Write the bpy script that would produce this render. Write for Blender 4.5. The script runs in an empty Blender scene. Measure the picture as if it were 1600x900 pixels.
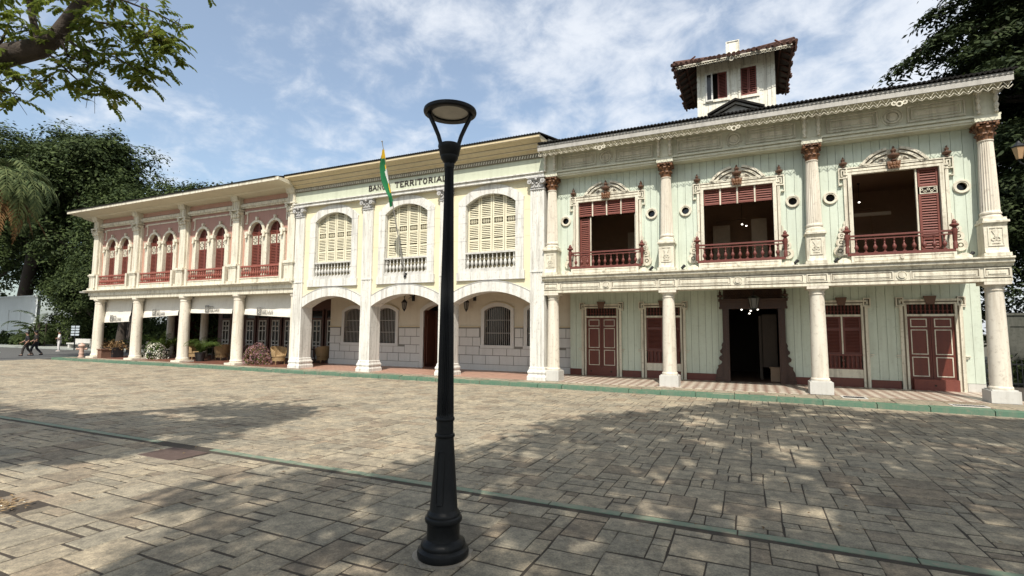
import bpy, math, random
import numpy as np
from mathutils import Vector, Matrix
random.seed(7)
RNG = np.random.default_rng(11)
pi = math.pi
SC = bpy.context.scene
COL = SC.collection

# ------------------------------------------------------------------ mesh builder
class MB:
    def __init__(s):
        s.v = []; s.f = []; s.m = []; s.cur = 0
    def face(s, idx):
        s.f.append(tuple(idx)); s.m.append(s.cur)
    def quad(s, a, b, c, d):
        n = len(s.v); s.v += [tuple(a), tuple(b), tuple(c), tuple(d)]; s.face((n, n+1, n+2, n+3))
    def box(s, x0, x1, y0, y1, z0, z1):
        n = len(s.v)
        s.v += [(x0,y0,z0),(x1,y0,z0),(x1,y1,z0),(x0,y1,z0),(x0,y0,z1),(x1,y0,z1),(x1,y1,z1),(x0,y1,z1)]
        for q in ((0,1,5,4),(1,2,6,5),(2,3,7,6),(3,0,4,7),(4,5,6,7),(3,2,1,0)): s.face([n+i for i in q])
    def hexa(s, p):
        n = len(s.v); s.v += [tuple(q) for q in p]
        for q in ((0,1,5,4),(1,2,6,5),(2,3,7,6),(3,0,4,7),(4,5,6,7),(3,2,1,0)): s.face([n+i for i in q])
    def lathe(s, cx, cy, prof, seg=16, flute=0, fd=.0, fz=None, cap=True):
        n = len(s.v); P = len(prof)
        for r, z in prof:
            for k in range(seg):
                a = 2*pi*k/seg
                rr = r
                if flute and (fz is None or fz[0] <= z <= fz[1]):
                    rr = r*(1-fd) if k % 2 else r
                s.v.append((cx+rr*math.cos(a), cy+rr*math.sin(a), z))
        for i in range(P-1):
            for k in range(seg):
                k2 = (k+1) % seg
                s.face((n+i*seg+k, n+i*seg+k2, n+(i+1)*seg+k2, n+(i+1)*seg+k))
        if cap:
            s.face([n+(P-1)*seg+k for k in range(seg)])
            s.face([n+k for k in reversed(range(seg))])
    def prism(s, poly, y0, y1):           # polygon in x,z extruded along y
        n = len(s.v); N = len(poly)
        s.v += [(x, y0, z) for x, z in poly]+[(x, y1, z) for x, z in poly]
        s.face(range(n, n+N)); s.face(reversed(range(n+N, n+2*N)))
        for i in range(N):
            j = (i+1) % N
            s.face((n+j, n+i, n+N+i, n+N+j))
    def prismx(s, poly, x0, x1):          # polygon in y,z extruded along x
        n = len(s.v); N = len(poly)
        s.v += [(x0, y, z) for y, z in poly]+[(x1, y, z) for y, z in poly]
        s.face(reversed(range(n, n+N))); s.face(range(n+N, n+2*N))
        for i in range(N):
            j = (i+1) % N
            s.face((n+i, n+j, n+N+j, n+N+i))
    def prismz(s, poly, z0, z1):          # polygon in x,y extruded along z
        n = len(s.v); N = len(poly)
        s.v += [(x, y, z0) for x, y in poly]+[(x, y, z1) for x, y in poly]
        s.face(reversed(range(n, n+N))); s.face(range(n+N, n+2*N))
        for i in range(N):
            j = (i+1) % N
            s.face((n+i, n+j, n+N+j, n+N+i))
    def band(s, A, B, y0, y1):            # two x,z polylines of equal length -> solid band
        n = len(s.v); N = len(A)
        for (ax, az), (bx, bz) in zip(A, B):
            s.v += [(ax,y0,az),(bx,y0,bz),(ax,y1,az),(bx,y1,bz)]
        for i in range(N-1):
            a = n+4*i; b = a+4
            s.face((a, b, b+1, a+1)); s.face((a+2, a+3, b+3, b+2))
            s.face((a, a+2, b+2, b)); s.face((a+1, b+1, b+3, a+3))
        a = n; s.face((a, a+1, a+3, a+2)); a = n+4*(N-1); s.face((a, a+2, a+3, a+1))
    def tube(s, pts, r0, r1=None, seg=8, cap=True):
        if r1 is None: r1 = r0
        pts = [Vector(p) for p in pts]; N = len(pts); n = len(s.v)
        up = Vector((0, 0, 1)); prev = None
        for i, p in enumerate(pts):
            t = (pts[min(i+1, N-1)]-pts[max(i-1, 0)]).normalized()
            if prev is None:
                u = t.cross(up)
                if u.length < 1e-3: u = t.cross(Vector((1, 0, 0)))
            else: u = prev-t*prev.dot(t)
            u.normalize(); w = t.cross(u); prev = u
            f = i/(N-1); r = (r0(f) if callable(r0) else r0*(1-f)+r1*f)
            for k in range(seg):
                a = 2*pi*k/seg
                s.v.append(tuple(p+u*(r*math.cos(a))+w*(r*math.sin(a))))
        for i in range(N-1):
            for k in range(seg):
                k2 = (k+1) % seg
                s.face((n+i*seg+k, n+i*seg+k2, n+(i+1)*seg+k2, n+(i+1)*seg+k))
        if cap:
            s.face([n+(N-1)*seg+k for k in range(seg)]); s.face([n+k for k in reversed(range(seg))])
    def ball(s, c, r, seg=10, rings=6):
        rx, ry, rz = (r, r, r) if not isinstance(r, (tuple, list)) else r
        n = len(s.v); x, y, z = c
        for i in range(1, rings):
            th = pi*i/rings
            for k in range(seg):
                a = 2*pi*k/seg
                s.v.append((x+rx*math.sin(th)*math.cos(a), y+ry*math.sin(th)*math.sin(a), z+rz*math.cos(th)))
        t = len(s.v); s.v += [(x, y, z+rz), (x, y, z-rz)]
        for i in range(rings-2):
            for k in range(seg):
                k2 = (k+1) % seg
                s.face((n+(i+1)*seg+k, n+(i+1)*seg+k2, n+i*seg+k2, n+i*seg+k))
        for k in range(seg):
            k2 = (k+1) % seg
            s.face((n+k, n+k2, t)); s.face((n+(rings-2)*seg+k2, n+(rings-2)*seg+k, t+1))
    def ring(s, cx, cz, ri, ro, y0, y1, seg=24, a0=0, a1=2*pi):
        A = []; B = []
        for k in range(seg+1):
            a = a0+(a1-a0)*k/seg
            A.append((cx+ri*math.cos(a), cz+ri*math.sin(a))); B.append((cx+ro*math.cos(a), cz+ro*math.sin(a)))
        s.band(A, B, y0, y1)
    def disc(s, cx, cz, r, y0, y1, seg=20):
        s.prism([(cx+r*math.cos(2*pi*k/seg), cz+r*math.sin(2*pi*k/seg)) for k in range(seg)], y0, y1)
    def frame(s, x0, x1, z0, z1, w, y0, y1):   # rectangular picture frame
        s.box(x0, x1, y0, y1, z1-w, z1); s.box(x0, x1, y0, y1, z0, z0+w)
        s.box(x0, x0+w, y0, y1, z0+w, z1-w); s.box(x1-w, x1, y0, y1, z0+w, z1-w)

def mesh_from(mb, name):
    me = bpy.data.meshes.new(name)
    me.from_pydata(mb.v, [], mb.f)
    return me

def fix_normals(me):
    import bmesh
    bm = bmesh.new(); bm.from_mesh(me); bmesh.ops.recalc_face_normals(bm, faces=bm.faces); bm.to_mesh(me); bm.free()

def obj(name, mb, mat, parent=None, smooth=False, loc=None, norm=True):
    me = mesh_from(mb, name)
    mats = mat if isinstance(mat, (list, tuple)) else [mat]
    for m in mats: me.materials.append(m)
    if len(mats) > 1: me.polygons.foreach_set('material_index', mb.m)
    if norm: fix_normals(me)
    if smooth:
        me.polygons.foreach_set('use_smooth', [True]*len(me.polygons))
        try: me.set_sharp_from_angle(angle=math.radians(42))
        except Exception: pass
    o = bpy.data.objects.new(name, me); COL.objects.link(o)
    if parent is not None:
        o.parent = parent
        if loc is None:
            p = parent.get('_b')
            if p is not None: o.location = (-p[0], -p[1], -p[2])
    if loc is not None: o.location = loc
    return o

def thing(name, label, cat, base=(0,0,0), group=None, world=False, rotz=0):
    """Empty at a thing's base.  world=True: its parts are built in world coordinates."""
    o = bpy.data.objects.new(name, None); COL.objects.link(o); o.empty_display_size = .2
    o.location = base; o.rotation_euler = (0, 0, rotz)
    o['label'] = label; o['category'] = cat
    if group: o['group'] = group
    if world: o['_b'] = list(base)
    return o

def tag(o, label, cat, group=None):
    o['label'] = label; o['category'] = cat
    if group: o['group'] = group
    return o

def struct(name, mb, mat, **k):
    o = obj(name, mb, mat, **k); o['kind'] = 'structure'; return o

def inst(me, name, parent, loc, rotz=0, scale=None):
    o = bpy.data.objects.new(name, me); COL.objects.link(o); o.parent = parent
    o.location = loc; o.rotation_euler = (0, 0, rotz)
    if scale: o.scale = scale
    return o

# ------------------------------------------------------------------ materials
def newmat(name):
    m = bpy.data.materials.new(name); m.use_nodes = True
    nt = m.node_tree; b = nt.nodes['Principled BSDF']
    return m, nt, b

def noise(nt, scale, detail=4, rough=.55, vec=None, dim='3D'):
    n = nt.nodes.new('ShaderNodeTexNoise'); n.inputs['Scale'].default_value = scale
    n.inputs['Detail'].default_value = detail; n.inputs['Roughness'].default_value = rough
    if vec is not None: nt.links.new(vec, n.inputs['Vector'])
    return n

def ramp(nt, fac, p0, p1, c0=(0,0,0,1), c1=(1,1,1,1)):
    r = nt.nodes.new('ShaderNodeValToRGB'); r.color_ramp.elements[0].position = p0; r.color_ramp.elements[1].position = p1
    r.color_ramp.elements[0].color = c0; r.color_ramp.elements[1].color = c1
    nt.links.new(fac, r.inputs['Fac']); return r

def mix(nt, fac, a, b, mode='MIX'):
    n = nt.nodes.new('ShaderNodeMix'); n.data_type = 'RGBA'; n.blend_type = mode
    for sock, val in ((n.inputs[0], fac), (n.inputs[6], a), (n.inputs[7], b)):
        if hasattr(val, 'is_linked'): nt.links.new(val, sock)
        elif isinstance(val, (tuple, list)): sock.default_value = tuple(val)[:3]+(1,)
        else: sock.default_value = val
    return n.outputs[2]

def pos_scaled(nt, sx, sy, sz):
    g = nt.nodes.new('ShaderNodeNewGeometry')
    mp = nt.nodes.new('ShaderNodeMapping'); mp.inputs['Scale'].default_value = (sx, sy, sz)
    nt.links.new(g.outputs['Position'], mp.inputs['Vector'])
    return g, mp.outputs['Vector']

def paint(name, col, dirt=(.22,.19,.14), amt=.35, streak=.4, var=.12, rough=.6, bump=.15, bscale=40):
    """weathered paint: broad tone variation, vertical rain streaks, small blotches of dirt"""
    m, nt, b = newmat(name)
    g, v = pos_scaled(nt, 1, 1, 1)
    n1 = noise(nt, .9, 5, .6, v)
    c = mix(nt, n1.outputs['Fac'], [x*(1-var) for x in col], [min(1, x*(1+var)) for x in col])
    g2, v2 = pos_scaled(nt, 7, 7, .55)
    n2 = noise(nt, 1.0, 5, .65, v2)
    r2 = ramp(nt, n2.outputs['Fac'], .47, .72)
    s = nt.nodes.new('ShaderNodeMath'); s.operation = 'MULTIPLY'; s.inputs[1].default_value = streak
    nt.links.new(r2.outputs['Color'], s.inputs[0])
    c = mix(nt, s.outputs[0], c, dirt)
    n3 = noise(nt, 9, 6, .7, v)
    r3 = ramp(nt, n3.outputs['Fac'], .54, .70)
    s3 = nt.nodes.new('ShaderNodeMath'); s3.operation = 'MULTIPLY'; s3.inputs[1].default_value = amt
    nt.links.new(r3.outputs['Color'], s3.inputs[0])
    c = mix(nt, s3.outputs[0], c, dirt)
    nt.links.new(c, b.inputs['Base Color']); b.inputs['Roughness'].default_value = rough
    if bump:
        n4 = noise(nt, bscale, 3, .6, v)
        bp = nt.nodes.new('ShaderNodeBump'); bp.inputs['Strength'].default_value = bump; bp.inputs['Distance'].default_value = .02
        nt.links.new(n4.outputs['Fac'], bp.inputs['Height']); nt.links.new(bp.outputs['Normal'], b.inputs['Normal'])
    return m

def plain(name, col, rough=.6, metal=0, var=.15, scale=6):
    m, nt, b = newmat(name)
    g, v = pos_scaled(nt, 1, 1, 1)
    n = noise(nt, scale, 4, .6, v)
    c = mix(nt, n.outputs['Fac'], [x*(1-var) for x in col], [min(1, x*(1+var)) for x in col])
    nt.links.new(c, b.inputs['Base Color']); b.inputs['Roughness'].default_value = rough; b.inputs['Metallic'].default_value = metal
    return m

def emit(name, col, st):
    m, nt, b = newmat(name)
    b.inputs['Base Color'].default_value = (*col, 1); b.inputs['Emission Color'].default_value = (*col, 1); b.inputs['Emission Strength'].default_value = st
    return m

def leafmat(name, c0, c1, c2=None, rough=.65, trans=.25):
    m, nt, b = newmat(name)
    g = nt.nodes.new('ShaderNodeNewGeometry')
    r = nt.nodes.new('ShaderNodeValToRGB'); e = r.color_ramp.elements
    e[0].color = (*c0, 1); e[1].color = (*c1, 1)
    if c2:
        k = r.color_ramp.elements.new(.93); k.color = (*c1, 1); e[-1].position = 1; e[-1].color = (*c2, 1)
    nt.links.new(g.outputs['Random Per Island'], r.inputs['Fac'])
    n = noise(nt, .35, 3, .6, g.outputs['Position'])
    col = mix(nt, n.outputs['Fac'], (.55,.55,.55), (1.4,1.4,1.4))
    c = mix(nt, 1.0, r.outputs['Color'], col, 'MULTIPLY')
    nt.links.new(c, b.inputs['Base Color']); b.inputs['Roughness'].default_value = rough
    b.inputs['Specular IOR Level'].default_value = .12
    if trans:
        t = nt.nodes.new('ShaderNodeBsdfTranslucent'); nt.links.new(c, t.inputs['Color'])
        ms = nt.nodes.new('ShaderNodeMixShader'); ms.inputs[0].default_value = trans
        out = nt.nodes['Material Output']
        nt.links.new(b.outputs[0], ms.inputs[1]); nt.links.new(t.outputs[0], ms.inputs[2]); nt.links.new(ms.outputs[0], out.inputs['Surface'])
    return m

M = {}
M['mint'] = paint('mint_boards', (.55,.61,.51), dirt=(.31,.33,.25), amt=.3, streak=.32, var=.12)
M['frieze'] = paint('pale_green_frieze', (.63,.62,.49), dirt=(.33,.32,.22), amt=.3, streak=.4)
M['mint_flat'] = paint('mint_plaster', (.50,.54,.41), dirt=(.30,.31,.23), amt=.25, streak=.35)
M['cream'] = paint('cream_trim', (.67,.63,.51), dirt=(.24,.20,.14), amt=.55, streak=.75)
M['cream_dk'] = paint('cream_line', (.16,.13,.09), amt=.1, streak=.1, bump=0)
M['column'] = paint('cream_column', (.66,.61,.51), dirt=(.31,.25,.18), amt=.55, streak=.5)
M['block'] = paint('grey_plinth', (.52,.51,.47), dirt=(.30,.28,.24), amt=.35, streak=.3)
M['white'] = paint('white_render', (.67,.66,.61), dirt=(.30,.28,.24), amt=.55, streak=.75)
M['yellow'] = paint('yellow_render', (.72,.65,.44), dirt=(.48,.43,.31), amt=.3, streak=.25, var=.06)
M['ylouver'] = paint('yellow_shutter', (.69,.645,.48), dirt=(.4,.35,.2), amt=.2, streak=.2, var=.06)
M['tan'] = paint('tan_cornice', (.60,.50,.31), dirt=(.34,.28,.18), amt=.3, streak=.3)
M['peach'] = paint('peach_render', (.57,.525,.42), dirt=(.4,.33,.24), amt=.25, streak=.25)
M['ashlar'] = paint('grey_ashlar', (.58,.58,.555), dirt=(.36,.35,.32), amt=.2, streak=.2, var=.06)
M['capgrey'] = paint('grey_capital', (.47,.46,.44), dirt=(.17,.165,.16), amt=.5, streak=.45, bscale=60)
M['balgrey'] = paint('grey_baluster', (.56,.55,.51), dirt=(.2,.19,.17), amt=.5, streak=.5)
M['pink'] = paint('pink_plaster', (.47,.27,.20), dirt=(.28,.15,.11), amt=.3, streak=.3)
M['mauve'] = paint('mauve_plaster', (.37,.205,.165), dirt=(.24,.14,.11), amt=.3, streak=.3)
M['red'] = paint('red_wood', (.165,.043,.028), dirt=(.08,.02,.02), amt=.35, streak=.3)
M['maroon'] = paint('maroon_door', (.125,.028,.016), dirt=(.05,.015,.012), amt=.3, streak=.3, rough=.45)
M['pinkrail'] = paint('coral_rail', (.28,.085,.06), dirt=(.15,.05,.04), amt=.35, streak=.3)
M['redrail'] = paint('red_rail', (.135,.034,.024), dirt=(.09,.03,.03), amt=.35, streak=.3)
M['bronze'] = paint('bronze_paint', (.17,.075,.03), dirt=(.05,.02,.01), amt=.6, streak=.3, rough=.4, bscale=70, bump=.5)
M['urn'] = paint('brown_urn', (.13,.065,.038), dirt=(.05,.025,.02), amt=.5, streak=.3, rough=.5)
M['wood'] = paint('dark_wood', (.050,.019,.008), dirt=(.018,.008,.005), amt=.4, streak=.5, rough=.45)
M['doorwood'] = paint('brown_door', (.09,.03,.017), dirt=(.04,.015,.01), amt=.3, streak=.4, rough=.45)
M['doorwhite'] = paint('white_door_rail', (.46,.44,.40), amt=.2, streak=.2)
M['roof'] = plain('corrugated_roof', (.020,.019,.018), .8)
M['tile'] = plain('clay_tile', (.095,.052,.040), .9, var=.6, scale=5)
M['rafter'] = paint('rafter_red', (.15,.065,.045), dirt=(.05,.025,.02), amt=.4, streak=.2)
M['gutter'] = paint('grey_fascia', (.40,.385,.35), dirt=(.2,.19,.17), amt=.4, streak=.5)
M['soffit'] = paint('cream_soffit', (.62,.57,.44), dirt=(.36,.31,.22), amt=.25, streak=.2)
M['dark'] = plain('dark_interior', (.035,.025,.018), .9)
M['room'] = plain('room_wall', (.34,.23,.15), .8)
M['roomdoor'] = plain('room_door', (.50,.44,.34), .7)
M['iron'] = plain('black_iron', (.018,.019,.02), .45, 0.0)
M['jointshade'] = plain('joint_shade', (.20,.195,.175), .8)  # dark grey paints in the shade between the raised ashlar blocks
M['lamp'] = paint('black_lamp_paint', (.008,.009,.010), dirt=(.018,.018,.018), amt=.35, streak=.3, rough=.42, bump=.12)
M['bars'] = plain('grey_bars', (.28,.27,.25), .5)
M['glassdark'] = plain('dark_glass', (.012,.012,.012), .12, var=.3)
M['diffuser'] = plain('lamp_diffuser', (.46,.43,.37), .4, var=.25, scale=14)
M['letters'] = plain('sign_letters', (.03,.022,.015), .5)
M['canvas'] = paint('white_canvas', (.66,.63,.56), dirt=(.42,.38,.32), amt=.35, streak=.25, rough=.9)
M['print'] = plain('canvas_print', (.17,.165,.15), .9)
M['wicker'] = plain('wicker', (.33,.225,.11), .7, var=.35, scale=45)
M['tablewood'] = plain('table_wood', (.04,.024,.016), .4)
M['pot'] = plain('dark_pot', (.022,.022,.024), .5)
M['bark'] = paint('bark', (.050,.038,.029), dirt=(.014,.011,.009), amt=.8, streak=.3, rough=.95, bump=1.0, bscale=22)
M['green'] = paint('green_kerb', (.072,.145,.092), dirt=(.19,.18,.13), amt=.75, streak=.45, rough=.6)
M['steel'] = plain('rust_plate', (.10,.068,.055), .7, var=.35, scale=10)
M['bulb'] = emit('bulb', (1, .93, .8), 4)
M['hydrant'] = paint('hydrant_paint', (.50,.34,.27), dirt=(.3,.2,.16), amt=.4, streak=.2)
M['wallgrey'] = paint('far_white_wall', (.62,.65,.64), dirt=(.40,.42,.40), amt=.15, streak=.2)
M['signpale'] = plain('sign_plank', (.42,.47,.50), .6)
M['skin'] = plain('skin', (.30,.17,.11), .6)
M['hair'] = plain('hair', (.012,.01,.009), .5)
M['clothwhite'] = plain('white_cloth', (.62,.60,.58), .9)
M['clothdark'] = plain('dark_cloth', (.022,.022,.026), .9)
M['clothbrown'] = plain('brown_cloth', (.035,.030,.026), .9)
M['fyellow'] = plain('flag_yellow', (.85,.55,.03), .8, var=.05)
M['fwhite'] = plain('flag_white', (.8,.8,.78), .8, var=.03)
M['fgreen'] = plain('flag_green', (.01,.17,.06), .8, var=.05)
M['brownplanter'] = plain('brick_planter', (.16,.085,.055), .9, var=.4)

# plants
for k_ in ('roof', 'lamp', 'iron', 'tile'): M[k_].node_tree.nodes['Principled BSDF'].inputs['Specular IOR Level'].default_value = .18 if k_ != 'roof' else .05
M['leaf_far'] = leafmat('leaf_far', (.022,.036,.013), (.072,.098,.032), trans=.2)
M['leaf_right'] = leafmat('leaf_right', (.018,.028,.012), (.052,.070,.026), trans=.15)
M['leaf_near'] = leafmat('leaf_near', (.085,.12,.022), (.19,.225,.042), (.26,.22,.06), trans=.55)
M['leaf_palm'] = leafmat('leaf_palm', (.045,.070,.026), (.14,.165,.065), trans=.15)
M['leaf_dead'] = leafmat('leaf_dead', (.10,.052,.022), (.21,.12,.05), trans=.1)
M['leaf_pot'] = leafmat('leaf_pot', (.04,.075,.018), (.11,.155,.035), trans=.3)
M['flower_white'] = leafmat('flower_white', (.55,.53,.45), (.72,.70,.62), trans=.2)
M['flower_pink'] = leafmat('flower_pink', (.22,.11,.13), (.36,.22,.22), trans=.2)
M['dryleaf'] = leafmat('dry_leaf', (.10,.055,.025), (.26,.17,.08), trans=.1)
M['litter'] = leafmat('litter_leaf', (.09,.05,.025), (.30,.22,.12), (.7,.68,.6), trans=0)
# ------------------------------------------------------------------ setting: ground, paving, kerb
def kerb_y(x):
    return float(np.interp(x, [-34, -12.3, .2, 7.2, 12.65, 18, 26], [-.95, -1.05, -1.12, -1.30, -1.66, -2.0, -2.5]))

m, nt, b = newmat('paving_stone')
g, v = pos_scaled(nt, 1, 1, 1)
r = nt.nodes.new('ShaderNodeValToRGB'); cr = r.color_ramp
cr.elements[0].color = (.235,.205,.158, 1); cr.elements[1].color = (.375,.325,.245, 1)
for p_, c_ in ((.12, (.275,.225,.168,1)), (.3, (.30,.272,.215,1)), (.55, (.355,.307,.233,1)), (.8, (.30,.274,.22,1))):
    e_ = cr.elements.new(p_); e_.color = c_
nt.links.new(g.outputs['Random Per Island'], r.inputs['Fac'])
c = r.outputs['Color']
n1 = noise(nt, 1.1, 6, .65, v); r1 = ramp(nt, n1.outputs['Fac'], .3, .75, (.66,.66,.66,1), (1.25,1.22,1.16,1))
c = mix(nt, 1.0, c, r1.outputs['Color'], 'MULTIPLY')
n2 = noise(nt, 7, 8, .75, v); r2 = ramp(nt, n2.outputs['Fac'], .36, .68, (.56,.56,.55,1), (1.26,1.24,1.18,1))
c = mix(nt, 1.0, c, r2.outputs['Color'], 'MULTIPLY')
n2b = noise(nt, 55, 5, .8, v); r2b = ramp(nt, n2b.outputs['Fac'], .40, .60, (.72,.72,.72,1), (1.20,1.19,1.16,1))
c = mix(nt, 1.0, c, r2b.outputs['Color'], 'MULTIPLY')
n3 = noise(nt, 2.6, 3, .5, v); r3 = ramp(nt, n3.outputs['Fac'], .66, .70)      # oil and damp spots
s3 = nt.nodes.new('ShaderNodeMath'); s3.operation = 'MULTIPLY'; s3.inputs[1].default_value = .45
nt.links.new(r3.outputs['Color'], s3.inputs[0])
c = mix(nt, s3.outputs[0], c, (.075,.062,.050))
n5 = noise(nt, .55, 4, .6, v); r5 = ramp(nt, n5.outputs['Fac'], .56, .72)      # reddish dust
s5 = nt.nodes.new('ShaderNodeMath'); s5.operation = 'MULTIPLY'; s5.inputs[1].default_value = .3
nt.links.new(r5.outputs['Color'], s5.inputs[0])
c = mix(nt, s5.outputs[0], c, (.25,.185,.13))
nt.links.new(c, b.inputs['Base Color']); b.inputs['Roughness'].default_value = .85
n4 = noise(nt, 60, 8, .8, v)
bp = nt.nodes.new('ShaderNodeBump'); bp.inputs['Strength'].default_value = .45; bp.inputs['Distance'].default_value = .02
nt.links.new(n4.outputs['Fac'], bp.inputs['Height']); nt.links.new(bp.outputs['Normal'], b.inputs['Normal'])
M['paving'] = m

M['joint'] = paint('joint_soil', (.042,.033,.024), dirt=(.075,.058,.038), amt=.6, streak=.3, rough=1, bump=.6)
M['asphalt'] = paint('asphalt', (.075,.075,.072), dirt=(.12,.115,.10), amt=.5, streak=.2, rough=.95, bump=.5)
M['earth'] = paint('earth', (.07,.06,.04), dirt=(.03,.05,.015), amt=.7, streak=.3, rough=1, bump=.6, bscale=8)

mb = MB(); mb.quad((-600,-600,-.20), (600,-600,-.20), (600,900,-.20), (-600,900,-.20))
struct('ground', mb, M['earth'])
mb = MB(); mb.box(-95, -34.2, -40, 7.2, -.198, -.135)
struct('road', mb, M['asphalt'])
mb = MB(); mb.box(-34.2, 30, -30, -.6, -.196, -.1405)
struct('paving_bed', mb, M['joint'])
mb = MB(); mb.box(-90, -33.6, 7.2, 9.6, -.19, -.02); mb.box(-60, -46, 1.2, 1.5, -.134, -.04)
struct('far_pavement', mb, paint('pale_kerb', (.30,.32,.29), amt=.4, streak=.2))

# hand cut slabs: random rectangles packed on a 0.2 m lattice, each with its own tilt and chipped corners
def slabs(mb, x0, x1, y0, ymax, u, zbase, sizes, keep):
    nx = int((x1-x0)/u); ny = int((keep['ytop']-y0)/u)
    used = np.zeros((nx+6, ny+6), bool)
    gx = lambda i: x0+i*u
    off = {}
    def cor(i, j):
        k = (i, j)
        if k not in off: off[k] = (random.uniform(-.010, .010), random.uniform(-.010, .010))
        return off[k]
    for j in range(ny):
        i = 0
        while i < nx:
            if used[i, j]: i += 1; continue
            random.shuffle(sizes)
            for a, bb in sizes:
                if i+a <= nx and j+bb <= ny and not used[i:i+a, j:j+bb].any(): break
            else: a = bb = 1
            used[i:i+a, j:j+bb] = True
            X0, X1, Y0, Y1 = gx(i), gx(i+a), y0+j*u, y0+(j+bb)*u
            cx, cy = (X0+X1)/2, (Y0+Y1)/2
            if Y0 < ymax(cx)-.02 and keep['ok'](cx, cy):
                Y1c = min(Y1, ymax(cx))
                gp = random.uniform(.005, .009); gy = random.uniform(.010, .019)
                cs = []
                for (ii, jj, px, py) in ((i, j, X0, Y0), (i+a, j, X1, Y0), (i+a, j+bb, X1, Y1c), (i, j+bb, X0, Y1c)):
                    o_ = cor(ii, jj)
                    qx = px+o_[0]+(gp if px == X0 else -gp); qy = py+o_[1]+(gy if py == Y0 else -gy)
                    cs.append((qx, min(qy, ymax(qx)-.005)))
                zt = zbase+random.gauss(0, .0018); tx, ty = random.gauss(0, .0025), random.gauss(0, .0025)
                top = []; mid = []; bot = []
                ch = random.uniform(.006, .012)
                for qx, qy in cs:
                    z = zt+tx*(qx-cx)+ty*(qy-cy)
                    ix = qx+(ch if qx < cx else -ch); iy = qy+(ch if qy < cy else -ch)
                    top.append((ix, iy, z)); mid.append((qx, qy, z-.006)); bot.append((qx, qy, -.165))
                n = len(mb.v); mb.v += top+mid+bot
                mb.face((n, n+1, n+2, n+3))
                for k in range(4):
                    k2 = (k+1) % 4
                    mb.face((n+4+k, n+4+k2, n+k2, n+k)); mb.face((n+8+k, n+8+k2, n+4+k2, n+4+k))
            i += a
SZ = [(2,2),(2,2),(2,3),(3,2),(3,2),(3,3),(2,1),(1,2),(3,3),(4,2),(3,2),(2,3),(4,3),(1,1),(2,1)]
def hole(cx, cy):                                           # the sunken steel plate and the broken corner
    return not (-2.15 < cx < -1.25 and -13.02 < cy < -12.42) and not (-1.7 < cx < -0.62 and -15.3 < cy < -14.92)
mb = MB(); slabs(mb, -34.2, 30, -12.20, lambda x: kerb_y(x)-.012, .15, -.133, SZ, dict(ytop=-.6, ok=hole))
slabs(mb, -34.2, 30, -26.0, lambda x: -12.308, .172, -.133, SZ, dict(ytop=-12.3, ok=hole))
struct('plaza_paving', mb, M['paving'], norm=False)
mb = MB(); x = -34.2                                          # green drain strip flush with the slabs, in lengths
while x < 30:
    L = random.uniform(.7, 1.6); dz = random.gauss(0, .0012)
    if not -2.15 < x+L/2 < -1.2: mb.box(x+.008, x+L-.008, -12.322+random.gauss(0,.004), -12.205+random.gauss(0,.004), -.17, -.134+dz)
    x += L
struct('drain_strip', mb, paint('green_strip', (.13,.18,.125), dirt=(.24,.21,.155), amt=1.0, streak=.95))

# kerb stones
mb = MB(); x = -32.6
while x < 28:
    L = random.uniform(.85, 1.25)
    a, b_ = x+.009, x+L-.009
    ya, yb = kerb_y(a)+random.gauss(0,.006), kerb_y(b_)+random.gauss(0,.006); h = random.gauss(.004, .006)
    mb.hexa([(a,ya,-.19),(b_,yb,-.19),(b_,yb+.27,-.19),(a,ya+.27,-.19),(a,ya+.02,-.025+h),(b_,yb+.02,-.025+h),(b_,yb+.25,h),(a,ya+.25,h)])
    x += L
mb.hexa([(-32.9,-.95,-.19),(-32.62,-.95,-.19),(-32.62,.3,-.19),(-32.9,.3,-.19),(-32.9,-.93,0),(-32.64,-.93,0),(-32.64,.3,0),(-32.9,.3,0)])
struct('kerb', mb, M['green'])
# sidewalk
mb = MB(); mb.box(-32.6, 28, -.72, 6, -.19, -.03); 
struct('sidewalk_base', mb, M['joint'])
mb = MB()
def swk(cx, cy): return True
mb2 = MB(); slabs(mb2, -32.5, 28, -2.2, lambda x: -.0, .2, -.002, [(2,2),(3,2),(2,2),(2,3),(4,2),(2,1),(3,3)], dict(ytop=.0, ok=lambda cx, cy: cy > kerb_y(cx)+.30))
struct('sidewalk', mb2, M['paving'], norm=False)

def tilemat(name, ca, cb, sx, sy, rot=0, grout=(.35,.3,.25)):
    m, nt, b = newmat(name)
    g = nt.nodes.new('ShaderNodeNewGeometry'); mp = nt.nodes.new('ShaderNodeMapping')
    mp.inputs['Rotation'].default_value = (0, 0, rot); mp.inputs['Location'].default_value = (.013, .021, .5)
    nt.links.new(g.outputs['Position'], mp.inputs['Vector'])
    ck = nt.nodes.new('ShaderNodeTexChecker'); ck.inputs['Scale'].default_value = sx
    mp2 = nt.nodes.new('ShaderNodeMapping'); mp2.inputs['Scale'].default_value = (1, sy, 0); nt.links.new(mp.outputs[0], mp2.inputs['Vector']); nt.links.new(mp2.outputs[0], ck.inputs['Vector'])
    ck.inputs['Color1'].default_value = (*ca, 1); ck.inputs['Color2'].default_value = (*cb, 1)
    n = noise(nt, 3, 5, .6, g.outputs['Position']); r = ramp(nt, n.outputs['Fac'], .3, .75, (.7,.7,.7,1), (1.1,1.1,1.1,1))
    c = mix(nt, 1.0, ck.outputs['Color'], r.outputs['Color'], 'MULTIPLY')
    nt.links.new(c, b.inputs['Base Color']); b.inputs['Roughness'].default_value = .45
    return m
mb = MB(); mb.box(-.25, 13.6, .0, 3.2, -.05, .004); mb.box(.62, 8.3, -.12, -.001, -.05, .014)
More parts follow.
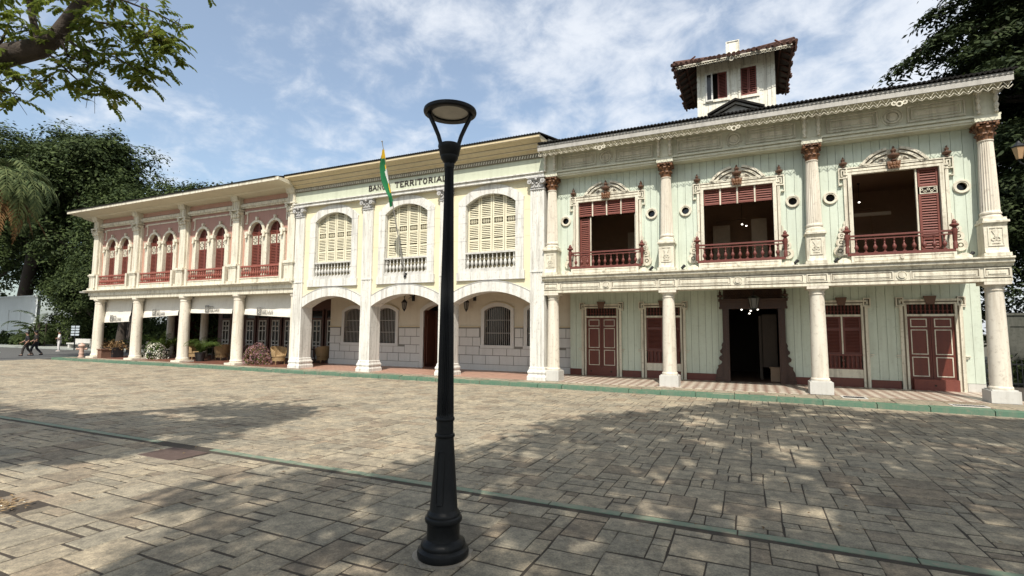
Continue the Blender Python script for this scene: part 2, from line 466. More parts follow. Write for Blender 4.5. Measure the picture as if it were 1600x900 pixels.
struct('tiled_walkway', mb, tilemat('diamond_tiles', (.55,.49,.40), (.29,.195,.15), 4.6, 1, pi/4))
mb = MB(); mb.box(-13.6, -.26, .0, 5.2, -.05, .004)
struct('arcade_floor', mb, tilemat('pink_tiles', (.44,.27,.20), (.40,.24,.175), 7, 1))
mb = MB(); mb.box(-31, -13.61, .02, 6.0, -.05, .004)
struct('terrace_floor', mb, tilemat('terracotta_tiles', (.20,.085,.055), (.16,.07,.05), 3, 1))

# steel plate, drains
o = MB(); o.box(-2.14, -1.26, -13.01, -12.43, -.16, -.131)
for k in range(14): o.box(-2.11+k*.06, -2.08+k*.06, -12.99, -12.45, -.131, -.127)
tag(obj('steel_plate', o, M['steel']), 'brown ribbed steel cover plate let into the plaza paving beside the green strip', 'cover plate')
def grate(x, y, w, d, label):
    r = thing('drain_grate', label, 'drain grate', (x, y, 0), 'drain grates in the sidewalk', world=True)
    o = MB()
    o.box(x-w/2, x+w/2, y-d/2, y-d/2+.05, -.02, .012); o.box(x-w/2, x+w/2, y+d/2-.05, y+d/2, -.02, .012)
    o.box(x-w/2, x-w/2+.05, y-d/2+.05, y+d/2-.05, -.02, .012); o.box(x+w/2-.05, x+w/2, y-d/2+.05, y+d/2-.05, -.02, .012)
    obj('frame', o, M['block'], r)
    o = MB(); o.box(x-w/2+.05, x+w/2-.05, y-d/2+.05, y+d/2-.05, -.02, .004)
    k = x-w/2+.08
    while k < x+w/2-.08: o.box(k, k+.025, y-d/2+.052, y+d/2-.052, .004, .009); k += .06
    obj('grid', o, M['iron'], r)
grate(9.45, -.32, .62, .5, 'dark square drain grate in pale frame beside the second column from the house corner')
grate(11.85, -.95, .75, .38, 'long dark drain grate just behind the green kerb before the corner column')

# leaf litter, one object
vs = []; fs = []
for k in range(560):
    if k < 430: x, y = random.uniform(-9, 13), random.uniform(-15.8, -1.8)
    else: x, y = random.gauss(-.95, .2), random.gauss(-15.1, .10)
    a = random.uniform(0, 6.3); L = random.uniform(.014, .036)*(1.3 if k >= 430 else 1); w = L*.5
    z = -.118+random.uniform(0, .01); ca, sa = math.cos(a), math.sin(a)
    n = len(vs)
    for p_, q_, h_ in ((-L,0,0),(0,-w,.008),(L,0,.004),(0,w,.010)): vs.append((x+p_*ca-q_*sa, y+p_*sa+q_*ca, z+h_))
    fs.append((n, n+1, n+2, n+3))
me = bpy.data.meshes.new('fallen_leaves'); me.from_pydata(vs, [], fs); me.materials.append(M['litter'])
o = bpy.data.objects.new('fallen_leaves', me); COL.objects.link(o); o['kind'] = 'stuff'; o['label'] = 'small fallen leaves and petals scattered over the plaza slabs'; o['category'] = 'fallen leaves'
# ------------------------------------------------------------------ shared pieces
def boards(mb, x0, x1, z0, z1, y, th, holes, w=.24, gap=.009, back=None, jit=.0015):
    """vertical boards with open joints, cut round the holes (x0,x1,z0,z1)"""
    xs = [x0]
    while xs[-1] < x1-.12: xs.append(min(x1, xs[-1]+w*random.uniform(.9, 1.12)))
    if x1-xs[-1] > 1e-6: xs.append(x1)
    for a, b in zip(xs[:-1], xs[1:]):
        dy = random.gauss(0, jit); a_, b_ = a+gap/2, b-gap/2
        cuts = sorted({a_, b_} | {h for q in holes for h in q[:2] if a_ < h < b_})
        for c, d in zip(cuts[:-1], cuts[1:]):
            seg = [(z0, z1)]
            for hx0, hx1, hz0, hz1 in holes:
                if hx0 < (c+d)/2 < hx1:
                    ns = []
                    for s0, s1 in seg:
                        if hz0 > s0: ns.append((s0, min(s1, hz0)))
                        if hz1 < s1: ns.append((max(s0, hz1), s1))
                    seg = [q for q in ns if q[1]-q[0] > 1e-4]
            for s0, s1 in seg: mb.box(c, d, y+dy, y+dy+th, s0, s1)

def louver(mb, x0, x1, z0, z1, y, pitch=.045, d=.03, t=.008):
    n = max(1, int((z1-z0)/pitch)); p = (z1-z0)/n
    for k in range(n):
        z = z0+k*p
        mb.prismx([(y-d/2, z+.10*p), (y-d/2, z+.10*p+t), (y+d/2, z+.78*p+t*.3), (y+d/2, z+.78*p-t*.7)], x0, x1)

def shutter_leaf(mb, x0, x1, z0, z1, y, fr=.05, rails=(), pitch=.045, th=.04):
    """stile and rail frame filled with louvres between the rails"""
    mb.box(x0, x0+fr, y-th/2, y+th/2, z0, z1); mb.box(x1-fr, x1, y-th/2, y+th/2, z0, z1)
    zz = [z0]+list(rails)+[z1]
    for k, z in enumerate(zz):
        a = z if k == 0 else (z-fr if k == len(zz)-1 else z-fr/2)
        mb.box(x0+fr, x1-fr, y-th/2, y+th/2, a, a+fr)
    for a, b in zip(zz[:-1], zz[1:]):
        louver(mb, x0+fr, x1-fr, a+fr*.9, b-fr*.9, y, pitch)

BAL = [(.5,0),(.5,.07),(.3,.09),(.28,.15),(.62,.24),(.95,.36),(.85,.46),(.42,.58),(.30,.66),(.52,.70),(.30,.74),(.26,.88),(.5,.92),(.5,1)]
def baluster_mesh(name, r, h, mat, seg=8, square=True):
    mb = MB(); mb.lathe(0, 0, [(a*r, b*h) for a, b in BAL], seg)
    if square: mb.box(-r*.7, r*.7, -r*.7, r*.7, 0, h*.06)
    me = mesh_from(mb, name); me.materials.append(mat); fix_normals(me)
    me.polygons.foreach_set('use_smooth', [True]*len(me.polygons))
    try: me.set_sharp_from_angle(angle=math.radians(45))
    except Exception: pass
    return me

URN = [(.35,0),(.5,.03),(.5,.07),(.2,.11),(.22,.16),(.75,.22),(1,.34),(.98,.42),(.6,.47),(.34,.52),(.30,.58),(.48,.66),(.46,.74),(.2,.82),(.24,.87),(.2,.93),(.05,1)]
def urn(mb, x, y, z, r, h, seg=14): mb.lathe(x, y, [(a*r, z+b*h) for a, b in URN], seg)

def scroll(mb, x, z, h, side, y0, y1):
    """stack of carved volutes tapering upwards against a frame; side = direction of the curls"""
    zz = z; r = h*.15
    for k in range(4):
        cx = x+side*r*.9
        mb.ring(cx, zz+r, r*.42, r, y0, y1, 14); mb.disc(cx, zz+r, r*.24, y0-.012, y1, 10)
        mb.prism([(x, zz), (x+side*r*.35, zz), (x+side*r*.3, zz+2*r), (x, zz+2*r)], y0+.006, y1)
        zz += 1.75*r; r *= .80
    mb.prism([(x, zz), (x+side*r*1.1, zz+r*.2), (x+side*r*.5, zz+r*1.2), (x+side*r*.7, zz+r*2), (x, zz+r*3.2)], y0+.004, y1)

# ------------------------------------------------------------------ wooden mint house
house = thing('wooden_house', 'two storey mint green wooden house with cream columns, open upper windows and a roof turret', 'house', (6.5, 4, 0), world=True)
CX = [0.0, 4.25, 8.70, 12.93]
WY, GY, XE = .45, 3.05, 13.12
WIN = [(.99, 3.14), (5.46, 7.59), (9.76, 11.92)]          # upper openings
WZ0, WZ1 = 4.2, 6.72
PORT = [.47, 3.70, 4.86, 8.15, 9.19, 12.42]
holes = [(a-.04, b+.04, WZ0-.02, WZ1+.03) for a, b in WIN]+[(p-.13, p+.13, 5.94, 6.20) for p in PORT]
mb = MB(); boards(mb, -.22, XE, 3.95, 7.9, WY, .03, holes)
mb.box(XE-.03, XE, WY+.032, 9.0, 3.95, 8.7)
obj('upper_wall', mb, M['mint'], house)
# structure behind: dark backing, rear and side walls, floors, ceilings
mb = MB()
def backing(mb, x0, x1, z0, z1, y0, y1, holes):
    xs = sorted({x0, x1} | {h for q in holes for h in q[:2]})
    for c, d in zip(xs[:-1], xs[1:]):
        seg = [(z0, z1)]
        for hx0, hx1, hz0, hz1 in holes:
            if hx0 < (c+d)/2 < hx1:
                ns = []
                for s0, s1 in seg:
                    if hz0 > s0: ns.append((s0, min(s1, hz0)))
                    if hz1 < s1: ns.append((max(s0, hz1), s1))
                seg = [q for q in ns if q[1]-q[0] > 1e-4]
        for s0, s1 in seg: mb.box(c, d, y0, y1, s0, s1)
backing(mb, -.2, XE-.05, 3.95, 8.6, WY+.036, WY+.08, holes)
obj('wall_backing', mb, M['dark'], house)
mb = MB()
mb.box(-.2, XE-.04, 5.4, 5.5, 4.0, 8.55); mb.box(-.2, -.14, WY+.09, 5.4, 4.0, 8.55); mb.box(XE-.1, XE-.04, WY+.09, 5.4, 4.0, 8.55)
mb.box(-.13, XE-.11, WY+.1, 5.39, 7.3, 7.4); mb.box(-.13, XE-.11, WY+.1, 5.39, 3.99, 4.05)
for x in (4.2, 8.65): mb.box(x-.05, x+.05, WY+.1, 5.39, 4.06, 7.29)
for a, d in ((2.1, 2.55), (5.6, 6.1), (10.0, 10.5)): mb.frame(a-.1, d+.75, 4.06, 6.7, .1, 5.3, 5.4)
obj('upper_rooms', mb, M['room'], house)
for a, d in ((1.95, 2.45), (5.50, 6.15), (9.85, 10.2)):
    mb = MB(); mb.box(a, d, 4.6, 4.65, 4.06, 6.25); mb.frame(a+.06, d-.06, 4.2, 5.0, .03, 4.57, 4.6); mb.frame(a+.06, d-.06, 5.15, 6.15, .03, 4.57, 4.6)
    obj('room_door', mb, M['roomdoor'], house)
mb = MB(); mb.box(9.9, 11.4, 3.6, 3.68, 6.02, 6.14)
obj('ceiling_beam', mb, M['roomdoor'], house)
mb = MB(); mb.box(6.95, 7.5, 4.2, 4.25, 4.06, 6.35)
obj('room_door', mb, M['roomdoor'], house)

# balcony beam (entablature between storeys)
bx0, bx1 = -.30, 13.24
mb = MB()
mb.box(bx0, bx1, .03, .62, 3.285, 3.76); mb.box(bx0, bx1, .015, .03, 3.285, 3.345)
mb.prismx([(.03,3.70),(.0,3.70),(-.03,3.76),(-.10,3.80),(-.10,3.86),(-.16,3.90),(-.16,3.945),(.03,3.955)], bx0-.02, bx1+.03)
mb.box(bx0, bx1, .031, 3.0, 3.80, 3.95)
obj('balcony_beam', mb, M['cream'], house)
mb = MB()
for k in range(3):
    a, b = CX[k]+.36, CX[k+1]-.36; mid = (a+b)/2
    for (p, q) in ((a, mid-.2), (mid+.2, b)): mb.frame(p, q, 3.40, 3.66, .028, .012, .03); mb.box(p+.09, q-.09, .014, .03, 3.485, 3.575)
    mb.disc(mid, 3.53, .085, -.02, .03, 18); mb.ring(mid, 3.53, .11, .135, .008, .03, 20)
for x in CX: mb.frame(x-.28, x+.28, 3.40, 3.66, .028, .004, .03); mb.box(x-.19, x+.19, .008, .03, 3.49, 3.57)
obj('beam_panel', mb, M['cream'], house)
mb = MB(); mb.box(bx0+.01, bx1-.01, .024, .03, 3.368, 3.384); mb.box(bx0+.01, bx1-.01, .024, .03, 3.674, 3.688); mb.box(bx0+.01, bx1-.01, -.11, -.10, 3.862, 3.872)
for k in range(3):
    a, b = CX[k]+.36, CX[k+1]-.36; mid = (a+b)/2
    for (p, q) in ((a, mid-.2), (mid+.2, b)): mb.frame(p+.03, q-.03, 3.43, 3.63, .016, .022, .03)
for x in CX: mb.frame(x-.25, x+.25, 3.43, 3.63, .016, .022, .03)
obj('beam_line', mb, M['cream_dk'], house)
mb = MB(); mb.box(-.2, 13.2, .62, GY, 3.65, 3.68)
k = -.1
while k < 13.1: mb.box(k, k+.012, .63, GY-.01, 3.642, 3.65); k += .21
obj('arcade_ceiling', mb, M['mint_flat'], house)

# lower columns
for i, x in enumerate(CX):
    mb = MB(); y = .31
    h0 = .40 if i < 3 else .36
    mb.lathe(x, y, [(.255,h0),(.265,h0+.03),(.255,h0+.07),(.235,h0+.085),(.232,.8),(.226,1.4),(.214,2.2),(.198,2.98),(.198,3.03),(.222,3.04),(.222,3.075),(.20,3.085),(.20,3.12),(.235,3.165),(.265,3.20)], 28)
    mb.box(x-.29, x+.29, y-.29, y+.29, 3.20, 3.284)
    c = obj('lower_column', mb, M['column'], house, smooth=True)
    mb = MB(); mb.box(x-.31, x+.31, 0, .62, -.01, h0-.03); mb.box(x-.27, x+.27, .04, .58, h0-.03, h0)
    obj('base_block', mb, M['block'], c, norm=False)

# upper columns
for x in CX:
    mb = MB(); y = .20
    prof = [(.245,5.02),(.25,5.05),(.245,5.08),(.222,5.10),(.222,5.13),(.24,5.15),(.24,5.19),(.215,5.21)]+[(.213-.048*((z-5.25)/2.0)**1.3, z) for z in (5.25,5.7,6.2,6.7,7.2)]+[(.18,7.22),(.18,7.25)]
    mb.lathe(x, y, prof, 44, flute=1, fd=.085, fz=(5.25, 7.2))
    c = obj('upper_column', mb, M['column'], house)
    mb = MB()
    yc = .2
    mb.prismx([(-.10,3.956),(-.10,4.06),(-.065,4.12),(-.05,4.2),(-.05,4.80),(-.075,4.84),(-.10,4.88),(-.10,4.95),(-.06,4.97),(-.06,5.03),(.44,5.03),(.44,3.956)], x-.25, x+.25)
    mb.box(x-.29, x+.29, -.125, .43, 4.885, 4.94); mb.box(x-.29, x+.29, -.125, .43, 3.957, 4.05)
    mb.frame(x-.17, x+.17, 4.24, 4.76, .03, -.07, -.05)
    mb.ring(x-.05, 4.44, .03, .055, -.072, -.05, 12); mb.ring(x+.05, 4.44, .03, .055, -.072, -.05, 12); mb.disc(x, 4.52, .04, -.08, -.05, 12)
    mb.prism([(x-.03,4.55),(x+.03,4.55),(x+.09,4.66),(x,4.72),(x-.09,4.66)], -.068, -.05); mb.prism([(x-.09,4.31),(x+.09,4.31),(x+.04,4.38),(x-.04,4.38)], -.068, -.05)
    obj('pedestal', mb, M['cream'], c)
    mb = MB()                                              # bell capital with two rows of curled leaves
    mb.lathe(x, y, [(.185,7.25),(.165,7.28),(.165,7.42),(.185,7.55),(.235,7.66)], 18)
    n = 10
    for row, (zb, zt, r0, r1) in enumerate(((7.26,7.44,.17,.225),(7.38,7.60,.175,.265))):
        for k in range(n):
            a = 2*pi*(k+.5*row)/n; ca, sa = math.cos(a), math.sin(a); w = .042
            p = [(r0, zb), (r0+.012, (zb+zt)/2), (r1, zt), (r1+.015, zt-.035)]
            for (ra, za), (rb, zb2) in zip(p[:-1], p[1:]):
                mb.hexa([(x+ra*ca-w*-sa, y+ra*sa-w*ca, za), (x+ra*ca+w*-sa, y+ra*sa+w*ca, za), (x+(ra-.012)*ca+w*-sa, y+(ra-.012)*sa+w*ca, za), (x+(ra-.012)*ca-w*-sa, y+(ra-.012)*sa-w*ca, za),
                         (x+rb*ca-w*-sa, y+rb*sa-w*ca, zb2), (x+rb*ca+w*-sa, y+rb*sa+w*ca, zb2), (x+(rb-.012)*ca+w*-sa, y+(rb-.012)*sa+w*ca, zb2), (x+(rb-.012)*ca-w*-sa, y+(rb-.012)*sa-w*ca, zb2)])
    for sx in (-1, 1):
        for sy in (-1, 1): mb.ball((x+sx*.215, y+sy*.215, 7.645), (.055, .055, .05), 8, 5)
    for a in range(4): mb.ball((x+.235*math.cos(a*pi/2), y+.235*math.sin(a*pi/2), 7.66), .035, 8, 5)
    mb.box(x-.25, x+.25, y-.25, y+.25, 7.69, 7.745)
    obj('capital', mb, M['bronze'], c)
# frieze and cornice
mb = MB()
mb.box(-.26, XE+.08, .06, WY+.5, 7.746, 7.90); mb.box(-.26, XE+.10, .02, .06, 7.80, 7.86); mb.box(-.26, XE+.12, -.02, .5, 7.90, 7.955)
mb.box(-.24, XE+.02, .12, WY+.5, 7.955, 8.62)
mb.prismx([(.12,8.60),(.0,8.60),(-.06,8.66),(-.30,8.70),(-.48,8.70),(-.48,8.76),(.4,8.78)], -.26, XE+.12)
for i, x in enumerate(CX): mb.box(x-.25, x+.25, -.03, .119, 7.955, 8.60); mb.box(x-.28, x+.28, -.06, .3, 7.748, 7.89)
obj('frieze', mb, M['frieze'], house)
for k in range(3):
    mb = MB()
    a, b = CX[k]+.42, CX[k+1]-.42; mid = (a+b)/2
    for (p, q, s) in ((a, mid-.36, 1), (mid+.36, b, -1)):
        mb.frame(p, q, 8.04, 8.52, .035, .075, .12); mb.frame(p+.09, q-.09, 8.13, 8.43, .03, .085, .12); mb.box(p+.17, q-.17, .10, .12, 8.21, 8.35)
    mb.ring(mid, 8.28, .155, .20, .075, .12, 26); mb.ring(mid, 8.28, .24, .265, .095, .12, 26); mb.disc(mid, 8.28, .13, .09, .12, 22)
    obj('frieze_panel', mb, M['cream'], house)
for x in CX:                                               # pairs of small turned balusters over each column
    for s in (-1, 1):
        mb = MB()
        mb.lathe(x+s*.19, -.10, [(.045,7.957),(.045,8.02),(.025,8.04),(.05,8.10),(.062,8.16),(.03,8.23),(.055,8.30),(.062,8.36),(.03,8.43),(.05,8.49),(.05,8.52)], 10)
        mb.box(x+s*.19-.075, x+s*.19+.075, -.17, -.03, 8.52, 8.60)
        obj('bracket_baluster', mb, M['cream'], house, smooth=True)
# eave: boards, lace, gutter, corrugated sheets
mb = MB(); mb.box(-.30, 13.34, -.60, -.56, 8.60, 8.80); mb.box(-.30, 13.34, -.62, -.60, 8.77, 8.83)
mb.box(13.30, 13.34, -.56, 6, 8.62, 8.82)
obj('eave_fascia', mb, M['gutter'], house)
mb = MB()
n = 66; p = 13.6/n
for k in range(n):
    x = -.28+k*p
    if x > 13.2: break
    zb = 8.42
    mb.tube([(x, -.575, 8.60), (x+p/2, -.575, zb+.03), (x+p, -.575, 8.60)], .008, seg=4)
    mb.tube([(x, -.575, zb+.06), (x+p*.25, -.575, zb), (x+p*.5, -.575, zb-.035), (x+p*.75, -.575, zb), (x+p, -.575, zb+.06)], .011, seg=4)
    mb.disc(x+p/2, zb+.03, .018, -.584, -.566, 8)
for x in (2.1, 6.5, 10.85):
    mb.ring(x, 8.40, .05, .085, -.59, -.56, 14); mb.ring(x-.13, 8.43, .04, .065, -.585, -.565, 12); mb.ring(x+.13, 8.43, .04, .065, -.585, -.565, 12)
obj('lace_trim', mb, M['cream'], house)
mb = MB()                                                  # corrugated roof sheet: a real wave
vs = []; nx = 640; x0, x1 = -.25, 13.40
for j, (y, z) in enumerate(((-.68, 8.86), (5.2, 10.15), (9.3, 8.9))):
    for i in range(nx+1):
        x = x0+(x1-x0)*i/nx; vs.append((x, y, z+.026*math.sin(2*pi*x/.115)))
mb.v = vs
for j in range(2):
    for i in range(nx): mb.face((j*(nx+1)+i, j*(nx+1)+i+1, (j+1)*(nx+1)+i+1, (j+1)*(nx+1)+i))
ro = obj('roof', mb, M['roof'], house, norm=False)
s_ = ro.modifiers.new('thickness', 'SOLIDIFY'); s_.thickness = .04; s_.offset = 1
mb = MB()
gpoly = [(5.66, 9.78), (6.54, 10.17), (7.42, 9.78)]
mb.band([(5.60,9.72),(6.54,10.13),(7.48,9.72)], [(5.60,9.79),(6.54,10.21),(7.48,9.79)], 1.3, 3.3)
obj('roof_gable', mb, M['roof'], ro)
mb = MB(); mb.band([(5.72,9.70),(6.54,10.05),(7.36,9.70)], [(5.66,9.71),(6.54,10.125),(7.42,9.71)], 1.42, 1.5); mb.prism([(5.9,9.2),(7.2,9.2),(7.2,9.72),(6.54,10.04),(5.9,9.72)], 1.55, 1.6)
obj('gable_board', mb, M['gutter'], ro)
mb = MB(); mb.prism([(-.2,8.6),(-.2,8.85),(0,8.85)], 0, .01); mb = MB()
mb.prismx([(.6,8.4),(5.2,8.4),(9.2,8.4),(9.2,8.86),(5.2,10.08),(.6,9.0)], XE-.06, XE-.031); mb.prismx([(.6,8.4),(9.2,8.4),(9.2,8.86),(5.2,10.08),(.6,9.0)], -.2, -.17)
mb.box(-.2, XE, 9.0, 9.1, -.1, 8.9); mb.box(XE-.05, XE, GY+.1, 9.0, -.1, 3.94)
mb.box(-.2, -.12, GY+.1, 9.0, -.1, 8.5)
obj('rear_wall', mb, M['mint_flat'], house)

# portholes
for p in PORT:
    mb = MB(); mb.ring(p, 6.07, .122, .205, WY-.045, WY+.02, 28); mb.ring(p, 6.07, .155, .190, WY-.06, WY-.045, 28)
    c = obj('porthole', mb, M['cream'], house, smooth=True)
    mb = MB(); mb.disc(p, 6.07, .14, WY+.12, WY+.13, 16)
    obj('pane', mb, M['glassdark'], c)

# upper windows: key-cornered frame, broken-arch pediment, urns, carved scrolls, balustrade
balm = baluster_mesh('baluster', .062, .40, M['redrail'])
def upper_window(a, b, kind):
    W = MB(); y = WY; m = (a+b)/2; f0, f1 = a-.33, b+.28
    if kind == 2: f0, f1 = a-.30, b+.27
    z0, z1 = 4.2, 6.73
    for (p, q) in ((a-.10, a), (b, b+.10)): W.box(p, q, y-.10, y+.05, z0-.02, z1)
    for (p, q) in ((a-.21, a-.13), (b+.13, b+.21)): W.box(p, q, y-.07, y-.001, z0-.02, z1+.02)
    W.box(a-.21, b+.21, y-.10, y+.05, z1, z1+.07); W.box(a-.16, b+.16, y-.07, y-.001, z1+.10, z1+.17); W.box(a-.10, b+.10, y-.08, y-.001, z1+.20, z1+.235)
    for s, xx in ((-1, a), (1, b)):                        # Greek key corner
        e0 = xx+s*.10; e1 = xx+s*.34
        lo, hi = min(e0, e1), max(e0, e1)
        W.frame(lo, hi, z1-.10, z1+.24, .035, y-.085, y-.001); W.frame(lo+.07, hi-.07, z1-.03, z1+.17, .03, y-.075, y-.001)
        W.box(e1-.02 if s > 0 else e1, e1 if s > 0 else e1+.02, y-.085, y-.001, z1-.28, z1-.10)
        W.box(min(e1, e1-s*.10), max(e1, e1-s*.10), y-.09, y-.001, z1-.31, z1-.28)
    w = obj('upper_window', W, M['cream'], house)
    D = MB()                                               # dark strips between the mouldings
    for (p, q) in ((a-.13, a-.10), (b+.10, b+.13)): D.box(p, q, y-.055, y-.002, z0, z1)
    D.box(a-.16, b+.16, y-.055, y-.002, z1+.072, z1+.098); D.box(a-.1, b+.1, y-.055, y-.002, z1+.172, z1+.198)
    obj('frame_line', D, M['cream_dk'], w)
    # pediment
    P = MB(); hw, rise = .80, .43; R = (hw*hw+rise*rise)/(2*rise); zc = z1+.27+rise-R; th = math.asin(min(1, hw/R))
    zb = z1+.25
    def arc(r, t0, t1, n=14): return [(m+r*math.sin(t0+(t1-t0)*k/n), zc+r*math.cos(t0+(t1-t0)*k/n)) for k in range(n+1)]
    P.band(arc(R-.02, -th*.93, th*.93, 24), [(q, zb) for q, _ in arc(R-.02, -th*.93, th*.93, 24)], y-.035, y-.001)
    for s in (-1, 1):
        t0, t1 = s*.17, s*th
        P.band(arc(R-.045, t0, t1), arc(R+.03, t0, t1), y-.12, y-.001)
        P.band(arc(R-.155, t0, t1), arc(R-.085, t0, t1), y-.09, y-.001)
        P.band([(m+s*.20, zb+.03), (m+s*.46, zb+.03)], [(m+s*.22, zb+.20), (m+s*.34, zb+.16)], y-.06, y-.001)
        P.prism([(m+s*.62, zb-.01), (m+s*.86, zb-.01), (m+s*.84, zb+.06), (m+s*.74, zb+.09)], y-.10, y-.001)
    P.band([(m-hw+.05, zb-.005), (m+hw-.05, zb-.005)], [(m-hw+.05, zb+.025), (m+hw-.05, zb+.025)], y-.085, y-.001)
    obj('pediment', P, M['cream'], w)
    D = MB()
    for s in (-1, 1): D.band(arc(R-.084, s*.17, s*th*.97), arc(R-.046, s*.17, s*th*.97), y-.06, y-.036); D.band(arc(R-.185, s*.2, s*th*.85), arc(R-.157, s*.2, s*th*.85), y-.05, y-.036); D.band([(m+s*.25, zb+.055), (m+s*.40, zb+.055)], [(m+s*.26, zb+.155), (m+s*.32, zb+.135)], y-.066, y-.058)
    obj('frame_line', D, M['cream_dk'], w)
    U = MB(); urn(U, m, y-.14, zb+.02, .155, .46); obj('urn', U, M['urn'], w, smooth=True)
    U = MB(); U.prism([(m-.14, zb-.20), (m+.14, zb-.20), (m+.17, zb+.02), (m-.17, zb+.02)], y-.17, y-.002)
    for k in (-1, 0, 1): U.ball((m+k*.09, y-.17, zb-.06), (.05, .03, .07), 8, 5); U.ball((m+k*.07, y-.17, zb-.15), (.035, .03, .035), 8, 5)
    obj('keystone', U, M['bronze'], w)
    for xx in (a-.20, b+.20):
        U = MB(); urn(U, xx, y-.06, z1+.245, .115, .34); obj('urn', U, M['urn'], w, smooth=True)
    for s, xx in ((-1, a-.22), (1, b+.22)):
        S = MB(); scroll(S, xx, 4.20, 1.15, s, y-.07, y-.001); obj('scroll', S, M['cream'], w)
    # balcony: apron, rails, posts
    B = MB(); p0, p1 = a-.20, b+.28
    if kind == 2: p0, p1 = a-.25, b+.14
    by = -.02
    A = MB(); A.box(a-.16, b+.16, -.06, y-.001, 3.958, 4.145); A.frame(a-.10, b+.10, 3.985, 4.12, .022, -.072, -.06)
    A.disc(m, 4.055, .05, -.095, -.06, 14); A.box(a-.5, a-.17, -.02, y-.001, 3.958, 4.02); A.box(b+.17, b+.5, -.02, y-.001, 3.958, 4.02)
    for s, xx in ((-1, a-.335), (1, b+.335)): A.prism([(xx-.17, 4.02), (xx+.17, 4.02), (xx+.05, 4.10), (xx-.05, 4.10)], -.015, y-.08)
    bal = obj('balustrade', B if B.v else A, M['cream'], house)
    R_ = MB(); R_.box(p0, p1, by-.045, by+.045, 4.146, 4.225); R_.box(p0, p1, by-.04, by+.04, 4.715, 4.765); R_.box(p0, p1, by-.03, by+.03, 4.63, 4.66)
    for q in (p0, p1): R_.box(q-.03, q+.03, by, y-.002, 4.72, 4.76)
    obj('rail', R_, M['redrail'], bal)
    for q in (p0, p1):
        S = MB(); S.lathe(q, by-.01, [(.055,4.226),(.055,4.40),(.04,4.43),(.055,4.48),(.055,4.62),(.07,4.66),(.07,4.79),(.045,4.80),(.05,4.84),(.11,4.88),(.11,4.91),(.05,4.95),(.06,4.98),(.02,5.06)], 12)
        obj('post', S, M['redrail'], bal, smooth=True)
    n = int(round((p1-p0)/.225)); st = (p1-p0)/n
    for k in range(1, n): inst(balm, 'baluster', bal, (p0+k*st, by, 4.226))
    # infill
    if kind < 2:
        zt = 6.19; n = 4; st = (b-a)/n
        fm = MB(); wm = MB()
        for k in range(n):
            shutter_leaf(fm, a+k*st+.015, a+(k+1)*st-.015, zt, z1-.01, y+.01, .035, (), .075, .03)
            if k: wm.box(a+k*st-.022, a+k*st+.022, y-.03, y+.03, zt-.02, z1)
        obj('flap_shutter', fm, M['red'], w); obj('mullion', wm, M['cream'], w)
    if kind == 0:
        fm = MB(); shutter_leaf(fm, a+.02, a+.40, z0, 6.12, y+.10, .05, (4.75, 5.85), .07)
        obj('shutter', fm, M['red'], w)
        wm = MB(); wm.box(a+.42, a+.455, y+.05, y+.12, z0, 6.16); wm.box(b-.06, b-.03, y+.05, y+.1, z0, 6.16)
        obj('mullion', wm, M['cream'], w)
    if kind == 2:
        fm = MB(); shutter_leaf(fm, b-.50, b-.02, z0, 5.95, y+.02, .06, (4.62,), .075); shutter_leaf(fm, b-.50, b-.02, 6.17, z1-.01, y+.02, .05, (), .075)
        obj('shutter', fm, M['red'], w)
        wm = MB(); wm.box(b-.565, b-.525, y-.02, y+.06, z0, z1); wm.frame(b-.47, b-.05, 5.955, 6.165, .02, y-.01, y+.03)
        for k in range(5): wm.ring(b-.42+k*.08, 6.06+.03*(-1)**k, .022, .038, y, y+.03, 10)
        obj('mullion', wm, M['cream'], w)
        wm = MB(); wm.box(b-.45, b-.07, y+.03, y+.04, 5.975, 6.145); obj('pierced_panel', wm, M['dark'], w)
for k, (a, b) in enumerate(WIN): upper_window(a, b, k)

# lower wall
DOORS = [(.48, 1.78), (2.98, 4.30), (9.13, 10.27), (11.55, 12.82)]
MD = (6.07, 7.73)
holes = [(a-.03, b+.03, -.02, 2.83) for a, b in DOORS]+[(MD[0]-.05, MD[1]+.05, -.02, 2.80)]
mb = MB(); boards(mb, -.24, 13.5, .27, 3.65, GY, .03, holes, w=.25)
mb.box(13.47, 13.5, GY+.032, 9.0, .27, 3.64)
lw = obj('lower_wall', mb, M['mint'], house)
mb = MB(); backing(mb, -.2, 13.46, 0, 3.65, GY+.04, GY+.08, holes); obj('wall_backing', mb, M['dark'], house)
mb = MB()
skirts = True
xs = [-.24]+[q for a, b in sorted(DOORS+[MD]) for q in (a-.24, b+.22)]+[12.9]
for a, b in zip(xs[0::2], xs[1::2]):
    if b-a > .05:
        mb = MB(); mb.box(a, b, GY-.025, GY+.03, .004, .27); obj('skirting', mb, M['maroon'], lw)
mb = MB(); mb.box(13.05, 13.5, GY+.0, GY+.04, .005, .26); obj('skirting', mb, M['block'], lw)

